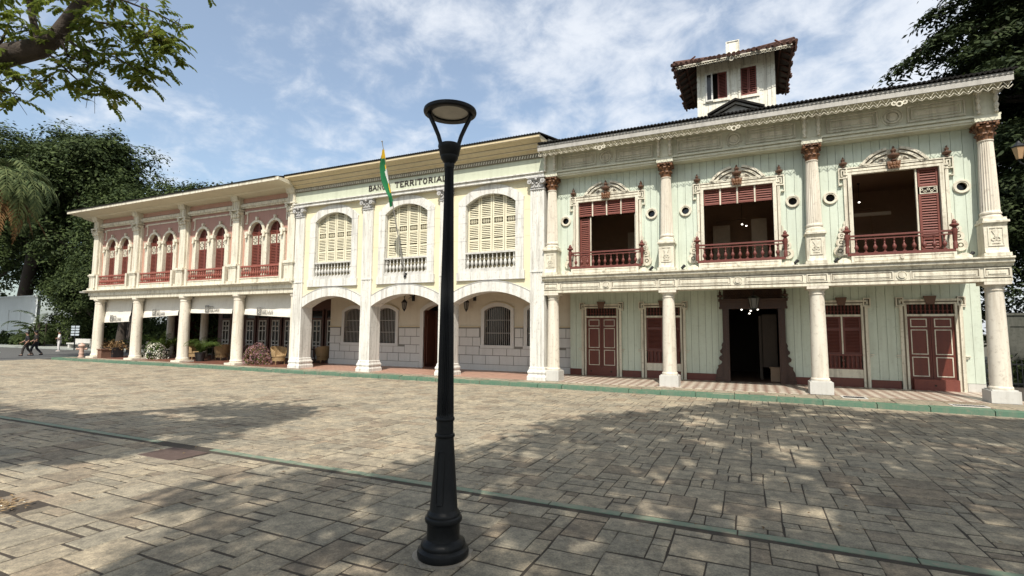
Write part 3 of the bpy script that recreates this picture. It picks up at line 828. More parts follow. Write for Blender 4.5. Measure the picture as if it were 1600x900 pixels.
def door_frame(a, b, parent_name):
    F = MB(); y = GY; m = (a+b)/2; zt = 2.82
    for (p, q) in ((a-.06, a), (b, b+.06), (a-.20, a-.11), (b+.11, b+.20)): F.box(p, q, y-.06, y+.05, .004, zt)
    F.box(a-.06, b+.06, y-.06, y+.05, zt, zt+.055); F.box(a-.16, b+.16, y-.055, y-.001, zt+.10, zt+.17)
    for s, xx in ((-1, a), (1, b)):
        lo, hi = sorted((xx+s*.07, xx+s*.29))
        F.frame(lo, hi, zt-.06, zt+.24, .035, y-.07, y-.001); F.box(lo+.085, hi-.085, y-.065, y-.001, zt+.03, zt+.14)
        lo, hi = sorted((xx+s*.20, xx+s*.29)); F.box(lo, hi, y-.065, y-.001, zt-.11, zt-.075)
        lo, hi = sorted((xx+s*.205, xx+s*.33)); F.box(lo, hi, y-.06, y-.001, 1.10, 1.135); F.box(lo, hi-.05 if s > 0 else hi, y-.06, y-.001, 1.04, 1.065)
    d = obj(parent_name, F, M['cream'], house)
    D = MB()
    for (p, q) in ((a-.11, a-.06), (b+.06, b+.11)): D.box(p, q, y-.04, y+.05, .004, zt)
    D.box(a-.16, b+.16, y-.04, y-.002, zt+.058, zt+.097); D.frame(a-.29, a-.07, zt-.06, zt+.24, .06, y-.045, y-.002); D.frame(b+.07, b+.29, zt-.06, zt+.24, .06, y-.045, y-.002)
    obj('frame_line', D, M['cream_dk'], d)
    K = MB(); K.prism([(m-.11, zt-.0), (m+.11, zt-.0), (m+.17, zt+.27), (m-.17, zt+.27)], y-.10, y-.001); obj('keystone', K, M['urn'], d)
    T = MB(); T.box(a, b, y-.03, y+.05, 2.42, 2.49); obj('transom_bar', T, M['cream'], d)
    T = MB()
    n = 11
    for k in range(n):
        x = a+(b-a)*(k+.5)/n; T.lathe(x, y+.03, [(.02,2.49),(.02,2.54),(.033,2.60),(.014,2.66),(.03,2.72),(.02,2.78),(.02,2.82)], 6)
    T.box(a, b, y+.02, y+.04, 2.60, 2.615)
    obj('transom_grille', T, M['maroon'], d)
    T = MB(); T.box(a, b, y+.10, y+.11, 2.49, 2.83); obj('transom_back', T, M['dark'], d)
    return d
for idx in (0, 3):
    a, b = DOORS[idx]; d = door_frame(a, b, 'panel_door'); m = (a+b)/2; y = GY
    for (p, q) in ((a+.005, m-.006), (m+.006, b-.005)):
        L = MB(); L.box(p, q, y+.03, y+.07, .02, 2.42); L.box(q-.035 if p < m-.3 else p, q if p < m-.3 else p+.035, y+.015, y+.03, .4, 2.40)
        lf = obj('door_leaf', L, M['maroon'], d)
        T = MB()
        for (z0, z1) in ((2.06, 2.34), (1.16, 1.98), (.44, 1.08)): T.frame(p+.09, q-.09, z0, z1, .026, y+.012, y+.03)
        obj('panel_moulding', T, M['cream'], lf)
    L = MB(); L.box(a+(.01 if idx == 0 else .08), b-.01, y-(.0 if idx == 0 else .16), y+.029, .005, .36); obj('kick_board' if idx == 0 else 'step', L, M['maroon' if idx == 0 else 'red'], d)
    if idx == 0:
        T = MB(); [T.disc(xx, .19, .035, y-.012, y, 12) for xx in (a+.2, b-.25)]; obj('vent_hole', T, M['dark'], d)
    else:
        T = MB(); T.disc(m, .17, .03, y-.17, y-.159, 12); obj('vent_hole', T, M['dark'], d)
for idx in (1, 2):
    a, b = DOORS[idx]; d = door_frame(a, b, 'shutter_door'); m = (a+b)/2; y = GY
    for (p, q) in ((a+.005, m-.03), (m+.03, b-.005)):
        L = MB(); shutter_leaf(L, p, q, 1.12, 2.42, y+.05, .06, (1.98,), .05); L.box(p+.05, q-.05, y+.07, y+.08, .62, 2.40); obj('door_leaf', L, M['maroon'], d)
    L = MB(); L.box(a, b, y-.02, y+.06, .31, .60); obj('apron', L, M['cream'], d)
    if idx == 2:
        L = MB(); L.tube([(m, y+.02, .61), (m, y+.02, 2.42)], .026, seg=8); obj('mullion', L, M['cream'], d)
    L = MB(); L.box(a, b, y-.02, y+.03, 1.06, 1.12); L.box(a, b, y-.02, y+.03, .60, .64)
    n = 9
    for k in range(n):
        x = a+(b-a)*(k+.5)/n; L.lathe(x, y, [(.024,.64),(.024,.7),(.04,.78),(.018,.9),(.03,.98),(.024,1.06)], 6)
    obj('guard_rail', L, M['maroon'], d)
    L = MB(); L.box(a, b, y-.01, y+.06, .005, .31); obj('kick_board', L, M['maroon'], d)
    L = MB(); L.box(a, b, y+.081, y+.09, .31, 2.83); obj('door_back', L, M['dark'], d)
# main doorway
a, b = MD; y = GY; m = (a+b)/2
F = MB()
for (p, q) in ((a-.22, a), (b, b+.22)):
    F.box(p, q, y-.22, y+.05, .004, 2.72); F.box(p+.05, q-.05, y-.25, y-.22, .2, 2.68); F.box(p+.09, q-.09, y-.27, y-.25, .3, 2.6)
F.box(a-.33, b+.30, y-.27, y+.05, 2.72, 2.80); F.box(a-.31, b+.28, y-.24, y+.05, 2.80, 3.0); F.box(a-.35, b+.32, y-.29, y+.05, 3.0, 3.09)
dw = obj('main_doorway', F, M['wood'], house)
for s, xx in ((-1, a-.22), (1, b+.22)):
    S = MB()
    pts = [(0,.15),(.25,.15),(.27,.30),(.25,.42),(.19,.52),(.20,.60),(.12,.64),(.06,.70),(.06,.76),(.13,.80),(.16,.88),(.12,.95),(.05,.99),(.05,1.04),(.11,1.08),(.12,1.16),(.06,1.22),(.04,1.30),(.06,1.36),(.03,1.44),(0,1.48)]
    S.prism([(xx+s*p, q) for p, q in pts], y-.14, y-.001); S.box(*sorted((xx+s*.002, xx+s*.29)), y-.17, y-.001, .004, .149)
    for (p, q, r) in ((.13,.33,.09),(.08,.88,.05),(.06,1.13,.04)): S.ring(xx+s*p, q, r*.55, r, y-.165, y-.14, 14)
    obj('carved_bracket', S, M['wood'], dw)
L = MB()                                                   # lattice above the door
x0, x1, z0, z1 = a-.16, b+.12, 3.092, 3.46
L.box(x0-.02, x0+.02, y-.2, y-.1, z0, z1); L.box(x1-.02, x1+.02, y-.2, y-.1, z0, z1)
k = x0
while k < x1:
    for s in (-1, 1):
        c0 = k if s > 0 else k+.3
        L.tube([(c0, y-.15, z0), (min(x1, max(x0, c0+s*.3)), y-.15+.012*s, z1)], .012, seg=4)
    k += .085
L.box(x0, x1, y-.12, y-.11, z0, z1); L.box(x0, x1, y-.2, y-.1, z1, z1+.04)
obj('lattice', L, M['wood'], dw)
for xx in (a-.29, b+.24):
    S = MB(); urn(S, xx, y-.17, 3.09, .105, .36, 10); obj('finial', S, M['wood'], dw, smooth=True)
# hall seen through the doorway
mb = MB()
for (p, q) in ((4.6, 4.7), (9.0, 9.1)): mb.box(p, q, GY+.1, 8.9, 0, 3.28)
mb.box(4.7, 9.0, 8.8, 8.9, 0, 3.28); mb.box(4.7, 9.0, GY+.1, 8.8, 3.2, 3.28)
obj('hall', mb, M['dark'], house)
mb = MB(); mb.box(4.7, 9.0, GY+.09, 8.8, .0, .006); obj('hall_floor', mb, tilemat('hall_tiles', (.20,.13,.09), (.10,.06,.045), 5, 1), house)
mb = MB(); mb.box(7.1, 7.2, 4.5, 7.5, .01, 2.5); mb.box(7.22, 7.72, 4.3, 4.36, .5, 2.55); mb.frame(7.27, 7.67, .9, 2.3, .05, 4.27, 4.3); obj('hall_screen', mb, plain('hall_screen', (.075,.055,.04), .8), house)
mb = MB(); mb.box(7.45, 7.9, 3.7, 4.1, .01, .50); mb.box(7.42, 7.93, 3.67, 4.13, .50, .54)
tag(obj('wooden_box', mb, M['room']), 'low brown wooden box on the floor just inside the dark main doorway', 'box')

# ceiling lights seen through openings
def light(x, y, z, ceil, offs, label):
    r = thing('ceiling_light', label, 'ceiling light', (x, y, z), 'lit lamps inside the dark rooms')
    s = MB(); s.tube([(0, 0, .05), (0, 0, ceil-z)], .008, seg=5); s.lathe(0, 0, [(.05, ceil-z-.03), (.05, ceil-z-.002)], 10)
    for o_ in offs: s.tube([(0, 0, .06), (o_[0]*.6, o_[1]*.6, .02), o_], .007, seg=5)
    obj('arm', s, M['iron'], r, loc=(0,0,0))
    for o_ in offs:
        q = MB(); q.ball(o_, (.034, .034, .024), 8, 6); obj('bulb', q, M['bulb'], r, loc=(0,0,0), smooth=True)
light(6.78, 4.4, 2.70, 3.2, [(-.28,0,.05),(.05,-.1,.0),(.0,.15,-.10),(.30,.05,.05)], 'branched ceiling light with glowing bulbs inside the main doorway')
light(7.45, 5.6, 2.52, 3.2, [(0,0,0)], 'single small glowing bulb at the right inside the main doorway')
light(6.62, 3.6, 6.05, 7.3, [(0,0,.0),(.15,.1,-.05)], 'ceiling light with two bulbs glowing in the middle upper window')
light(10.53, 3.9, 6.6, 7.3, [(0,0,0)], 'single bulb glowing high in the dark upper window with one red shutter')

# hanging lantern over the doorway
r = thing('hanging_lantern', 'old glass lantern hanging from the arcade ceiling in front of the main doorway', 'lantern', (6.93, 1.5, 3.0))
s = MB(); s.tube([(0,0,.10),(0,0,.645)], .012, seg=6); s.lathe(0, 0, [(.19,.02),(.20,.03),(.12,.10),(.04,.13)], 6); s.lathe(0, 0, [(.10,-.36),(.12,-.34),(.12,-.32)], 6)
for k in range(6):
    a_ = pi*k/3; s.tube([(.115*math.cos(a_), .115*math.sin(a_), -.33), (.18*math.cos(a_), .18*math.sin(a_), .03)], .011, seg=4)
obj('lantern_frame', s, M['iron'], r, loc=(0,0,0))
s = MB(); s.lathe(0, 0, [(.105,-.32),(.165,.02)], 6); obj('lantern_glass', s, plain('lantern_glass', (.16,.15,.13), .2), r, loc=(0,0,0))

# roof turret
TX0, TX1, TY0, TY1 = 5.10, 7.95, 3.5, 6.0
mb = MB(); boards(mb, TX0+.14, TX1-.14, 9.4, 12.75, TY0, .03, [(5.42,6.23,11.2,12.3),(6.73,7.30,11.16,12.3)], w=.27)
for x in (TX0, TX1-.14): mb.box(x, x+.14, TY0-.03, TY0+.04, 9.4, 12.75)
mb.box(6.40, 6.58, TY0-.02, TY0-.001, 9.4, 12.7)
mb.box(TX0, TX0+.03, TY0+.041, TY1, 9.4, 12.75); mb.box(TX1-.03, TX1, TY0+.041, TY1, 9.4, 12.75); mb.box(TX0, TX1, TY1, TY1+.03, 9.4, 12.75)
M['oldwhite'] = paint('old_white_boards', (.76,.74,.63), dirt=(.32,.27,.19), amt=.7, streak=.75)
tw = obj('turret', mb, M['oldwhite'], house)
mb = MB(); mb.box(TX0+.05, TX1-.05, TY0+.5, TY0+.55, 9.4, 12.7); mb.box(TX0+.05, TX1-.05, TY0+.05, TY0+.5, 10.9, 10.95); obj('turret_room', mb, M['dark'], tw)
for (a, b, z0, z1) in ((5.42,6.23,11.2,12.3),(6.73,7.30,11.16,12.3)):
    mb = MB(); mb.box(a-.09, a, TY0-.04, TY0+.03, z0-.1, z1+.09); mb.box(b, b+.09, TY0-.04, TY0+.03, z0-.1, z1+.09); mb.box(a, b, TY0-.04, TY0+.03, z1, z1+.09); mb.box(a, b, TY0-.06, TY0+.03, z0-.1, z0)
    obj('turret_window', mb, M['oldwhite'], tw)
mb = MB(); shutter_leaf(mb, 5.88, 6.22, 11.21, 12.29, TY0+.0, .05, (), .06); shutter_leaf(mb, 6.74, 7.01, 11.17, 12.29, TY0+.0, .04, (11.45,), .06); shutter_leaf(mb, 7.02, 7.29, 11.17, 12.29, TY0-.03, .04, (), .085)
obj('turret_shutter', mb, M['red'], tw)
mb = MB(); mb.frame(5.42, 5.70, 11.14, 12.31, .06, TY0-.10, TY0-.06); obj('open_casement', mb, M['white'], tw)
mb = MB(); mb.box(5.485, 5.635, TY0-.085, TY0-.08, 11.205, 12.255); obj('pane', mb, M['glassdark'], tw)
# hipped tile roof with wide eaves
ex0, ex1, ey0, ey1, ez = 4.30, 8.56, 2.72, 7.05, 12.50
rx0, rx1, ry, rz = 6.05, 6.85, 4.75, 13.42
mb = MB()
A = [(ex0,ey0,ez),(ex1,ey0,ez),(ex1,ey1,ez),(ex0,ey1,ez)]; Rg = [(rx0,ry,rz),(rx1,ry,rz)]
up = lambda p, d: (p[0], p[1], p[2]+d)
for d in (0, .07):
    a0, a1, a2, a3 = [up(p, d) for p in A]; r0, r1 = [up(p, d) for p in Rg]
    mb.quad(a0, a1, r1, r0); mb.quad(a2, a3, r0, r1); mb.v += [a1, a2, r1, a3, a0, r0]; n = len(mb.v); mb.face((n-6, n-5, n-4)); mb.face((n-3, n-2, n-1))
for p, q in zip(A, A[1:]+A[:1]): mb.quad(p, q, up(q, .07), up(p, .07))
tr = obj('turret_roof', mb, M['wood'], tw)
mb = MB()                                                  # barrel tiles as ridged courses running down each slope
def course(mb, p, q, r):
    mb.tube([p, q], r, r*1.1, seg=8)
def slope_tiles(mb, e0, e1, t0, t1, n):
    for k in range(n+1):
        f = k/n
        p = Vector(e0).lerp(Vector(e1), f); t = Vector(t0).lerp(Vector(t1), f)
        p.z += .09; t.z += .09
        d = (p-t).normalized(); L = (p-t).length
        if L < .3: continue
        m_ = max(1, int(L/.38))
        for j in range(m_):
            s0 = t+d*(L*j/m_); s1 = t+d*(L*(j+1)/m_+.05)
            if j == m_-1: s1 = s1+d*random.uniform(-.06, .10)
            s1.z -= random.uniform(0, .02)
            mb.tube([s0+Vector((0,0,-.012)), s1+Vector((random.uniform(-.015,.015), 0, .012))], .062, .075, seg=7)
slope_tiles(mb, (ex0,ey0,ez), (ex1,ey0,ez), (rx0,ry,rz), (rx1,ry,rz), 25)
slope_tiles(mb, (ex0,ey1,ez), (ex1,ey1,ez), (rx0,ry,rz), (rx1,ry,rz), 25)
slope_tiles(mb, (ex0,ey0,ez), (ex0,ey1,ez), (rx0,ry,rz), (rx0,ry,rz), 26)
slope_tiles(mb, (ex1,ey0,ez), (ex1,ey1,ez), (rx1,ry,rz), (rx1,ry,rz), 26)
for e, r_ in ((A[0],Rg[0]),(A[3],Rg[0]),(A[1],Rg[1]),(A[2],Rg[1])): mb.tube([up(e,.17), up(r_,.17)], .085, seg=7)
obj('roof_tiles', mb, M['tile'], tw)
mb = MB()                                                  # rafters under the eaves
for k in range(8):
    y = ey0+.25+k*(ey1-ey0-.5)/7
    for (xa, xb) in ((ex0+.03, TX0), (TX1, ex1-.03)):
        z0_, z1_ = (ez-.05, ez+.42) if xa < TX0 else (ez+.42, ez-.05)
        mb.tube([(xa, y, z0_), (xb, y, z1_)], .035, seg=4)
for k in range(9):
    x = ex0+.25+k*(ex1-ex0-.5)/8; mb.tube([(x, ey0+.03, ez-.05), (x, TY0, ez+.40)], .035, seg=4)
for x in (ex0+.04, ex1-.04): mb.box(x-.03, x+.03, ey0+.05, ey1-.05, ez-.13, ez-.02)
for (x0_, x1_) in ((ex0+.45, TX0-.35), ): 
    mb.tube([(ex0+.42, ey0+.4, ez+.12), (ex0+.42, ey1-.4, ez+.12)], .035, seg=4); mb.tube([(ex1-.42, ey0+.4, ez+.12), (ex1-.42, ey1-.4, ez+.12)], .035, seg=4)
obj('rafter', mb, M['rafter'], tw)
mb = MB(); n = 24; p = (ex1-ex0-.2)/n
for k in range(n):
    x = ex0+.1+k*p
    mb.tube([(x, ey0-.01, ez-.02), (x+p/2, ey0-.01, ez-.13), (x+p, ey0-.01, ez-.02)], .012, seg=4); mb.tube([(x, ey0-.01, ez-.13), (x+p/2, ey0-.01, ez-.09), (x+p, ey0-.01, ez-.13)], .012, seg=4)
mb.box(ex0+.05, ex1-.05, ey0-.02, ey0+.02, ez-.03, ez+.0)
mb.ring((ex0+ex1)/2, ez-.10, .06, .09, ey0-.02, ey0+.01, 12)
obj('turret_lace', mb, M['cream'], tw)
mb = MB(); mb.box(6.22, 6.70, 4.5, 4.9, 13.2, 14.02); mb.frame(6.20, 6.72, 13.5, 14.06, .035, 4.47, 4.5); obj('cupola', mb, M['oldwhite'], tw)
# ------------------------------------------------------------------ lettering: polylines in a unit cell
GL = {
 'A': (.95, [[(0,0),(.475,1),(.95,0)], [(.2,.36),(.75,.36)]], [(-.12,.14,0),(.80,1.07,0)]),
 'B': (.8, [[(.1,0),(.1,1),(.5,1),(.66,.9),(.66,.64),(.5,.53),(.1,.53)], [(.5,.53),(.74,.42),(.74,.12),(.55,0),(.1,0)]], [(-.05,.1,0),(-.05,.1,1)]),
 'N': (.95, [[(.1,0),(.1,1),(.85,0),(.85,1)]], [(-.05,.26,0),(-.05,.1,1),(.70,1,1)]),
 'C': (.85, [[(.78,.80),(.62,.96),(.42,1),(.2,.88),(.08,.5),(.2,.12),(.42,0),(.62,.04),(.78,.22)]], []),
 'O': (.95, [[(.47,1),(.22,.88),(.08,.5),(.22,.12),(.47,0),(.72,.12),(.86,.5),(.72,.88),(.47,1)]], []),
 'T': (.85, [[(.42,0),(.42,1)], [(0,.80),(0,1),(.84,1),(.84,.80)]], [(.26,.58,0)]),
 'E': (.75, [[(.7,.85),(.7,1),(.1,1),(.1,0),(.72,0),(.72,.17)], [(.1,.52),(.5,.52)]], [(-.05,.1,0),(-.05,.1,1)]),
 'R': (.88, [[(.1,0),(.1,1),(.5,1),(.68,.9),(.68,.62),(.5,.52),(.1,.52)], [(.42,.52),(.80,0)]], [(-.05,.26,0),(-.05,.1,1),(.72,.95,0)]),
 'I': (.32, [[(.16,0),(.16,1)]], [(0,.32,0),(0,.32,1)]),
 'L': (.72, [[(.1,1),(.1,0),(.68,0),(.68,.2)]], [(-.05,.26,1),(-.05,.1,0)]),
 'S': (.7, [[(.62,.8),(.45,1),(.2,.98),(.08,.78),(.2,.58),(.5,.45),(.62,.22),(.48,.02),(.2,0),(.05,.2)]], []),
 'J': (.5, [[(.36,1),(.36,.15),(.24,0),(.05,.05)]], [(.18,.54,1)]),
 'U': (.85, [[(.1,1),(.1,.2),(.25,.02),(.55,.02),(.72,.2),(.72,1)]], [(-.05,.26,1),(.58,.86,1)]),
}
def ribbon(mb, pts, w, y0, y1):
    A = []; B = []; N = len(pts)
    for i, p in enumerate(pts):
        a = Vector(pts[max(0, i-1)]); b = Vector(pts[min(N-1, i+1)])
        if 0 < i < N-1:
            d1 = (Vector(p)-a).normalized(); d2 = (b-Vector(p)).normalized(); n1 = Vector((-d1.y, d1.x)); n2 = Vector((-d2.y, d2.x))
            n = n1+n2; n = n/max(.5, n.length_squared)*2 if n.length > .2 else n1
            n = n/2*1.0 if n.length > 3 else n*(1.0)
            n = n.normalized()*min(1.6, 1/max(.55, n.normalized().dot(n1)))
        else:
            d = (b-a).normalized(); n = Vector((-d.y, d.x))
        A.append((p[0]+n.x*w/2, p[1]+n.y*w/2)); B.append((p[0]-n.x*w/2, p[1]-n.y*w/2))
    mb.band(A, B, y0, y1)
def text(mb, s, x, z, h, y, th, w=.16, serif=True, gap=.22, sx=.85, width=None):
    adv = sum((GL[c][0]*sx+gap if c != ' ' else .75) for c in s)-gap
    k = 1 if width is None else width/(adv*h)
    cx = x
    for c in s:
        if c == ' ': cx += .75*h*k; continue
        W, st, sr = GL[c]
        for i, pl in enumerate(st):
            ribbon(mb, [(cx+p*sx*h*k, z+q*h) for p, q in pl], w*h, y-i*.002, y+th)
        if serif:
            for a, b, q in sr:
                zz = z+q*h; mb.box(cx+a*sx*h*k, cx+b*sx*h*k, y+.003, y+th, zz-.045*h, zz+.045*h)
        cx += (W*sx+gap)*h*k

# ------------------------------------------------------------------ yellow bank
bank = thing('bank_building', 'yellow two storey bank with white arches, fluted pilasters and dark lettering on its green frieze', 'bank', (-6.8, 3, 0), world=True)
PX = [-13.08, -8.87, -4.70, -.55]
BC = [(PX[i]+PX[i+1])/2 for i in range(3)]
PW = .285
def arcpts(c, hw, z0, rise, n=24, R=None):
    R = (hw*hw+rise*rise)/(2*rise); zc = z0+rise-R
    return [(c-hw+2*hw*k/n, zc+math.sqrt(max(0, R*R-(hw-2*hw*k/n)**2))) for k in range(n+1)]
def arcz(x, c, hw, z0, rise):
    R = (hw*hw+rise*rise)/(2*rise); return z0+rise-R+math.sqrt(max(0, R*R-min(hw, abs(x-c))**2))
# wall panels
mb = MB()
def strips(mb, x0, x1, n, lo, hi, y0, y1):
    mb.band([(x0+(x1-x0)*k/n, lo(x0+(x1-x0)*k/n)) for k in range(n+1)], [(x0+(x1-x0)*k/n, hi(x0+(x1-x0)*k/n)) for k in range(n+1)], y0, y1)
WH, WO = 1.13, 1.50                                        # window half opening / outer half width
for i, c in enumerate(BC):
    x0, x1 = PX[i]+PW-.02, PX[i+1]-PW+.02; hw = (x1-x0)/2
    strips(mb, x0, x1, 30, lambda x: arcz(x, c, 1.82, 3.12, .50), lambda x: 4.0, .10, .45)
    strips(mb, x0, c-WH-.1, 1, lambda x: 4.0, lambda x: 7.80, .10, .45); strips(mb, c+WH+.1, x1, 1, lambda x: 4.0, lambda x: 7.80, .10, .45)
    strips(mb, c-WH-.1, c+WH+.1, 24, lambda x: arcz(x, c, WH+.1, 7.03, .45), lambda x: 7.80, .10, .45)
obj('facade_wall', mb, M['yellow'], bank)
mb = MB()
for i, c in enumerate(BC):                                  # faint paint joints in the render
    for z in (5.55, 6.6):
        x0, x1 = PX[i]+PW, PX[i+1]-PW
        mb.box(x0, c-WO, .097, .10, z, z+.012); mb.box(c+WO, x1, .097, .10, z+.004, z+.016)
obj('render_joint', mb, M['tan'], bank)
# pilasters
for i, x in enumerate(PX):
    mb = MB(); d = .70
    def shaft(mb, x, hw, z0, z1, nf=5):
        pts = [(x-hw, d), (x-hw, 0.0)]
        for k in range(nf):
            a = x-hw+.07+(2*hw-.14)*(k+.12)/nf; b = x-hw+.07+(2*hw-.14)*(k+.88)/nf
            pts += [(a, 0), (a+.012, .022), (b-.012, .022), (b, 0)]
        pts += [(x+hw, 0.0), (x+hw, d)]
        mb.prismz(pts[::-1], z0, z1)
    shaft(mb, x, .285, .50, 7.32)
    mb.box(x-.30, x+.30, -.015, d, 4.10, 4.16)
    mb.box(x-.285, x+.285, .45, d+.0, .5, .51)
    c = obj('pilaster', mb, M['white'], bank)
    mb = MB()
    prof = [(-.09,-.02),(-.09,.13),(-.07,.16),(-.055,.20),(-.055,.24),(-.075,.27),(-.075,.32),(-.05,.36),(-.03,.40),(-.03,.46),(0,.50)]
    for j in range(len(prof)-1):
        (o0, z0), (o1, z1) = prof[j], prof[j+1]
        if z1-z0 < 1e-4: continue
        a, b = -o0, -o1
        mb.hexa([(x-.285-a,-a,z0),(x+.285+a,-a,z0),(x+.285+a,d+a,z0),(x-.285-a,d+a,z0),(x-.285-b,-b,z1),(x+.285+b,-b,z1),(x+.285+b,d+b,z1),(x-.285-b,d+b,z1)])
    obj('pilaster_base', mb, M['white'], c)
    mb = MB()                                               # Ionic-Corinthian capital
    mb.box(x-.30, x+.30, -.03, .2, 7.32, 7.38); mb.box(x-.265, x+.265, -.01, .2, 7.38, 7.69)
    mb.box(x-.37, x+.37, -.19, .2, 7.74, 7.797); mb.box(x-.33, x+.33, -.14, .2, 7.69, 7.74)
    for s in (-1, 1):
        mb.ring(x+s*.27, 7.62, .045, .095, -.16, .1, 14); mb.disc(x+s*.27, 7.62, .03, -.18, .1, 10)
    for k in (-1, 0, 1):
        xx = x+k*.17
        mb.prism([(xx-.07,7.40),(xx+.07,7.40),(xx+.085,7.52),(xx,7.60),(xx-.085,7.52)], -.06, -.011); mb.ball((xx, -.075, 7.55), (.06, .05, .05), 8, 5)
    for k in (-.5, .5):
        xx = x+k*.17
        mb.prism([(xx-.05,7.50),(xx+.05,7.50),(xx+.07,7.60),(xx,7.66),(xx-.07,7.60)], -.05, -.011); mb.ball((xx, -.06, 7.62), (.05, .045, .04), 8, 5)
    mb.ball((x, -.15, 7.70), (.06, .05, .06), 8, 5); mb.box(x-.18, x+.18, -.08, -.011, 7.63, 7.685)
    obj('capital', mb, M['capgrey'], c)
# ground arches
for i, c in enumerate(BC):
    mb = MB(); n = 32; hw = (PX[i+1]-PX[i])/2-.285+.003
    A = arcpts(c, hw, 2.90, .52, n); B = arcpts(c, hw, 3.36, .47, n)
    mb.band(A, B, .035, .69)
    D = MB(); D.band([(p, q+.002) for p, q in B], [(p, q+.03) for p, q in B], .02, .099)
    a = obj('arch', mb, M['white'], bank)
    obj('arch_moulding', D, M['capgrey'], a)
    D = MB()
    for k in (5, 11, 16, 21, 27):
        (ax, az), (bx, bz) = A[k], B[k]; D.band([(ax-.006, az+.01), (bx-.006, bz)], [(ax+.006, az+.01), (bx+.006, bz)], .031, .035)
    obj('arch_joint', D, M['capgrey'], a)
    # upper window
    W = MB(); y = .045
    Ai = arcpts(c, WH, 7.0, .40, 24); Ao = arcpts(c, WO, 7.14, .64, 24)
    W.band(Ai, Ao, y, .44)
    for s in (-1, 1): W.box(*sorted((c+s*WH, c+s*(WO-.02))), y, .44, 4.225, 7.0)
    for s in (-1, 1): W.prism([(c+s*WH, 7.0), (c+s*(WO-.02), 7.0), (c+s*WO, 7.14)], y+.001, .44)
    W.box(c-WO-.03, c+WO+.03, .02, .44, 3.90, 4.222)
    w = obj('upper_window', W, M['white'], bank)
    D = MB()
    for s in (-1, 1):
        for z in (4.75, 5.5, 6.25, 6.98): D.box(*sorted((c+s*WH, c+s*(WO-.018))), y-.003, y+.1, z, z+.02)
    for k in (4, 8, 12, 16, 20): D.band([(Ai[k][0]-.006, Ai[k][1]), (Ao[k][0]-.006, Ao[k][1])], [(Ai[k][0]+.006, Ai[k][1]), (Ao[k][0]+.006, Ao[k][1])], y-.003, y+.1)
    for xx in (-.75, 0, .75): D.box(c+xx-.009, c+xx+.009, .017, .02, 3.90, 4.222)
    D.box(c-WO-.04, c+WO+.04, .0, .099, 3.872, 3.898)
    obj('stone_joint', D, M['capgrey'], w)
    # shutters: four leaves, louvres clipped by the arch
    L = MB(); ys = .27; q = 2*WH/4
    zt = lambda x: arcz(x, c, WH, 7.0, .40)
    for k in range(4):
        a0, a1 = c-WH+k*q+.012, c-WH+(k+1)*q-.012
        for (u0, u1) in ((a0, a0+.07), (a1-.07, a1)):
            L.hexa([(u0,ys-.02,5.05),(u1,ys-.02,5.05),(u1,ys+.02,5.05),(u0,ys+.02,5.05),(u0,ys-.02,zt(u0)),(u1,ys-.02,zt(u1)),(u1,ys+.02,zt(u1)),(u0,ys+.02,zt(u0))])
        for z in (5.05, 5.53, 6.16, 6.46): L.box(a0+.07, a1-.07, ys-.02, ys+.02, z, z+.07)
        z = 5.13
        while z < 7.36:
            zz = [x_ for x_ in np.linspace(a0+.07, a1-.07, 9) if zt(x_) > z+.06]
            if len(zz) >= 2 and not (6.22 < z < 6.46) and not any(abs(z-h-.02) < .04 for h in (5.53, 6.13, 6.47)):
                dz = random.uniform(-.006, .006)
                L.prismx([(ys-.024, z+dz), (ys-.024, z+.010+dz), (ys+.02, z+.058), (ys+.02, z+.048)], zz[0], zz[-1])
            z += .075
        for u in (.25, .5, .75):                            # pierced strip
            for s in (-1, 1):
                xm = a0+.07+(a1-a0-.14)*u; L.ring(xm, 6.345+s*.045, .022, .036, ys-.012, ys+.012, 8)
        L.box(a0+.07, a1-.07, ys-.008, ys+.008, 6.338, 6.352)
    obj('shutter', L, M['ylouver'], w)
    L = MB(); L.band([(c-WH, 4.23), (c+WH, 4.23)], [(c-WH, 7.0), (c+WH, 7.0)], .40, .43); L.band(arcpts(c, WH, 7.0, .001, 24), Ai, .40, .43)
    obj('shutter_back', L, plain('shutter_dark', (.16,.14,.085), .8) if i == 0 else bpy.data.materials['shutter_dark'], w)
    L = MB(); L.box(c-WH, c+WH, .06, .20, 4.225, 4.36); L.box(c-WH, c+WH, .07, .19, 4.97, 5.045)
    bl = obj('balustrade', L, M['balgrey'], w)
    if i == 0: BM = baluster_mesh('baluster', .075, .61, M['balgrey'])
    for k in range(12): inst(BM, 'baluster', bl, (c-WH+2*WH*(k+.5)/12, .13, 4.36))
# entablature
ex0, ex1 = -13.42, -.24
mb = MB(); mb.box(ex0, ex1, -.12, .45, 7.80, 7.86); mb.box(ex0, ex1, -.17, .45, 7.94, 7.98); mb.box(ex0, ex1, -.10, .45, 7.86, 7.94)
obj('architrave', mb, M['white'], bank)
mb = MB(); mb.box(ex0, ex1, .0, .45, 7.98, 8.56)
fr = obj('frieze', mb, paint('green_frieze', (.50,.53,.41), dirt=(.33,.34,.25), amt=.25, streak=.4), bank)
mb = MB(); mb.box(ex0, ex1, -.04, .45, 8.56, 8.60); mb.box(ex0, ex1, -.05, .45, 8.72, 8.76)
mb.box(ex0, ex1, .0, .45, 8.60, 8.72)
obj('dentil_band', mb, plain('dentil_ground', (.17,.15,.10), .8), bank)
mb = MB(); x = ex0+.02
while x < ex1-.06: mb.prism([(x, 8.602), (x+.05, 8.602), (x+.085, 8.718), (x+.035, 8.718)], -.045, -.001); x += .115
obj('dentil', mb, M['cream'], bank)
mb = MB()
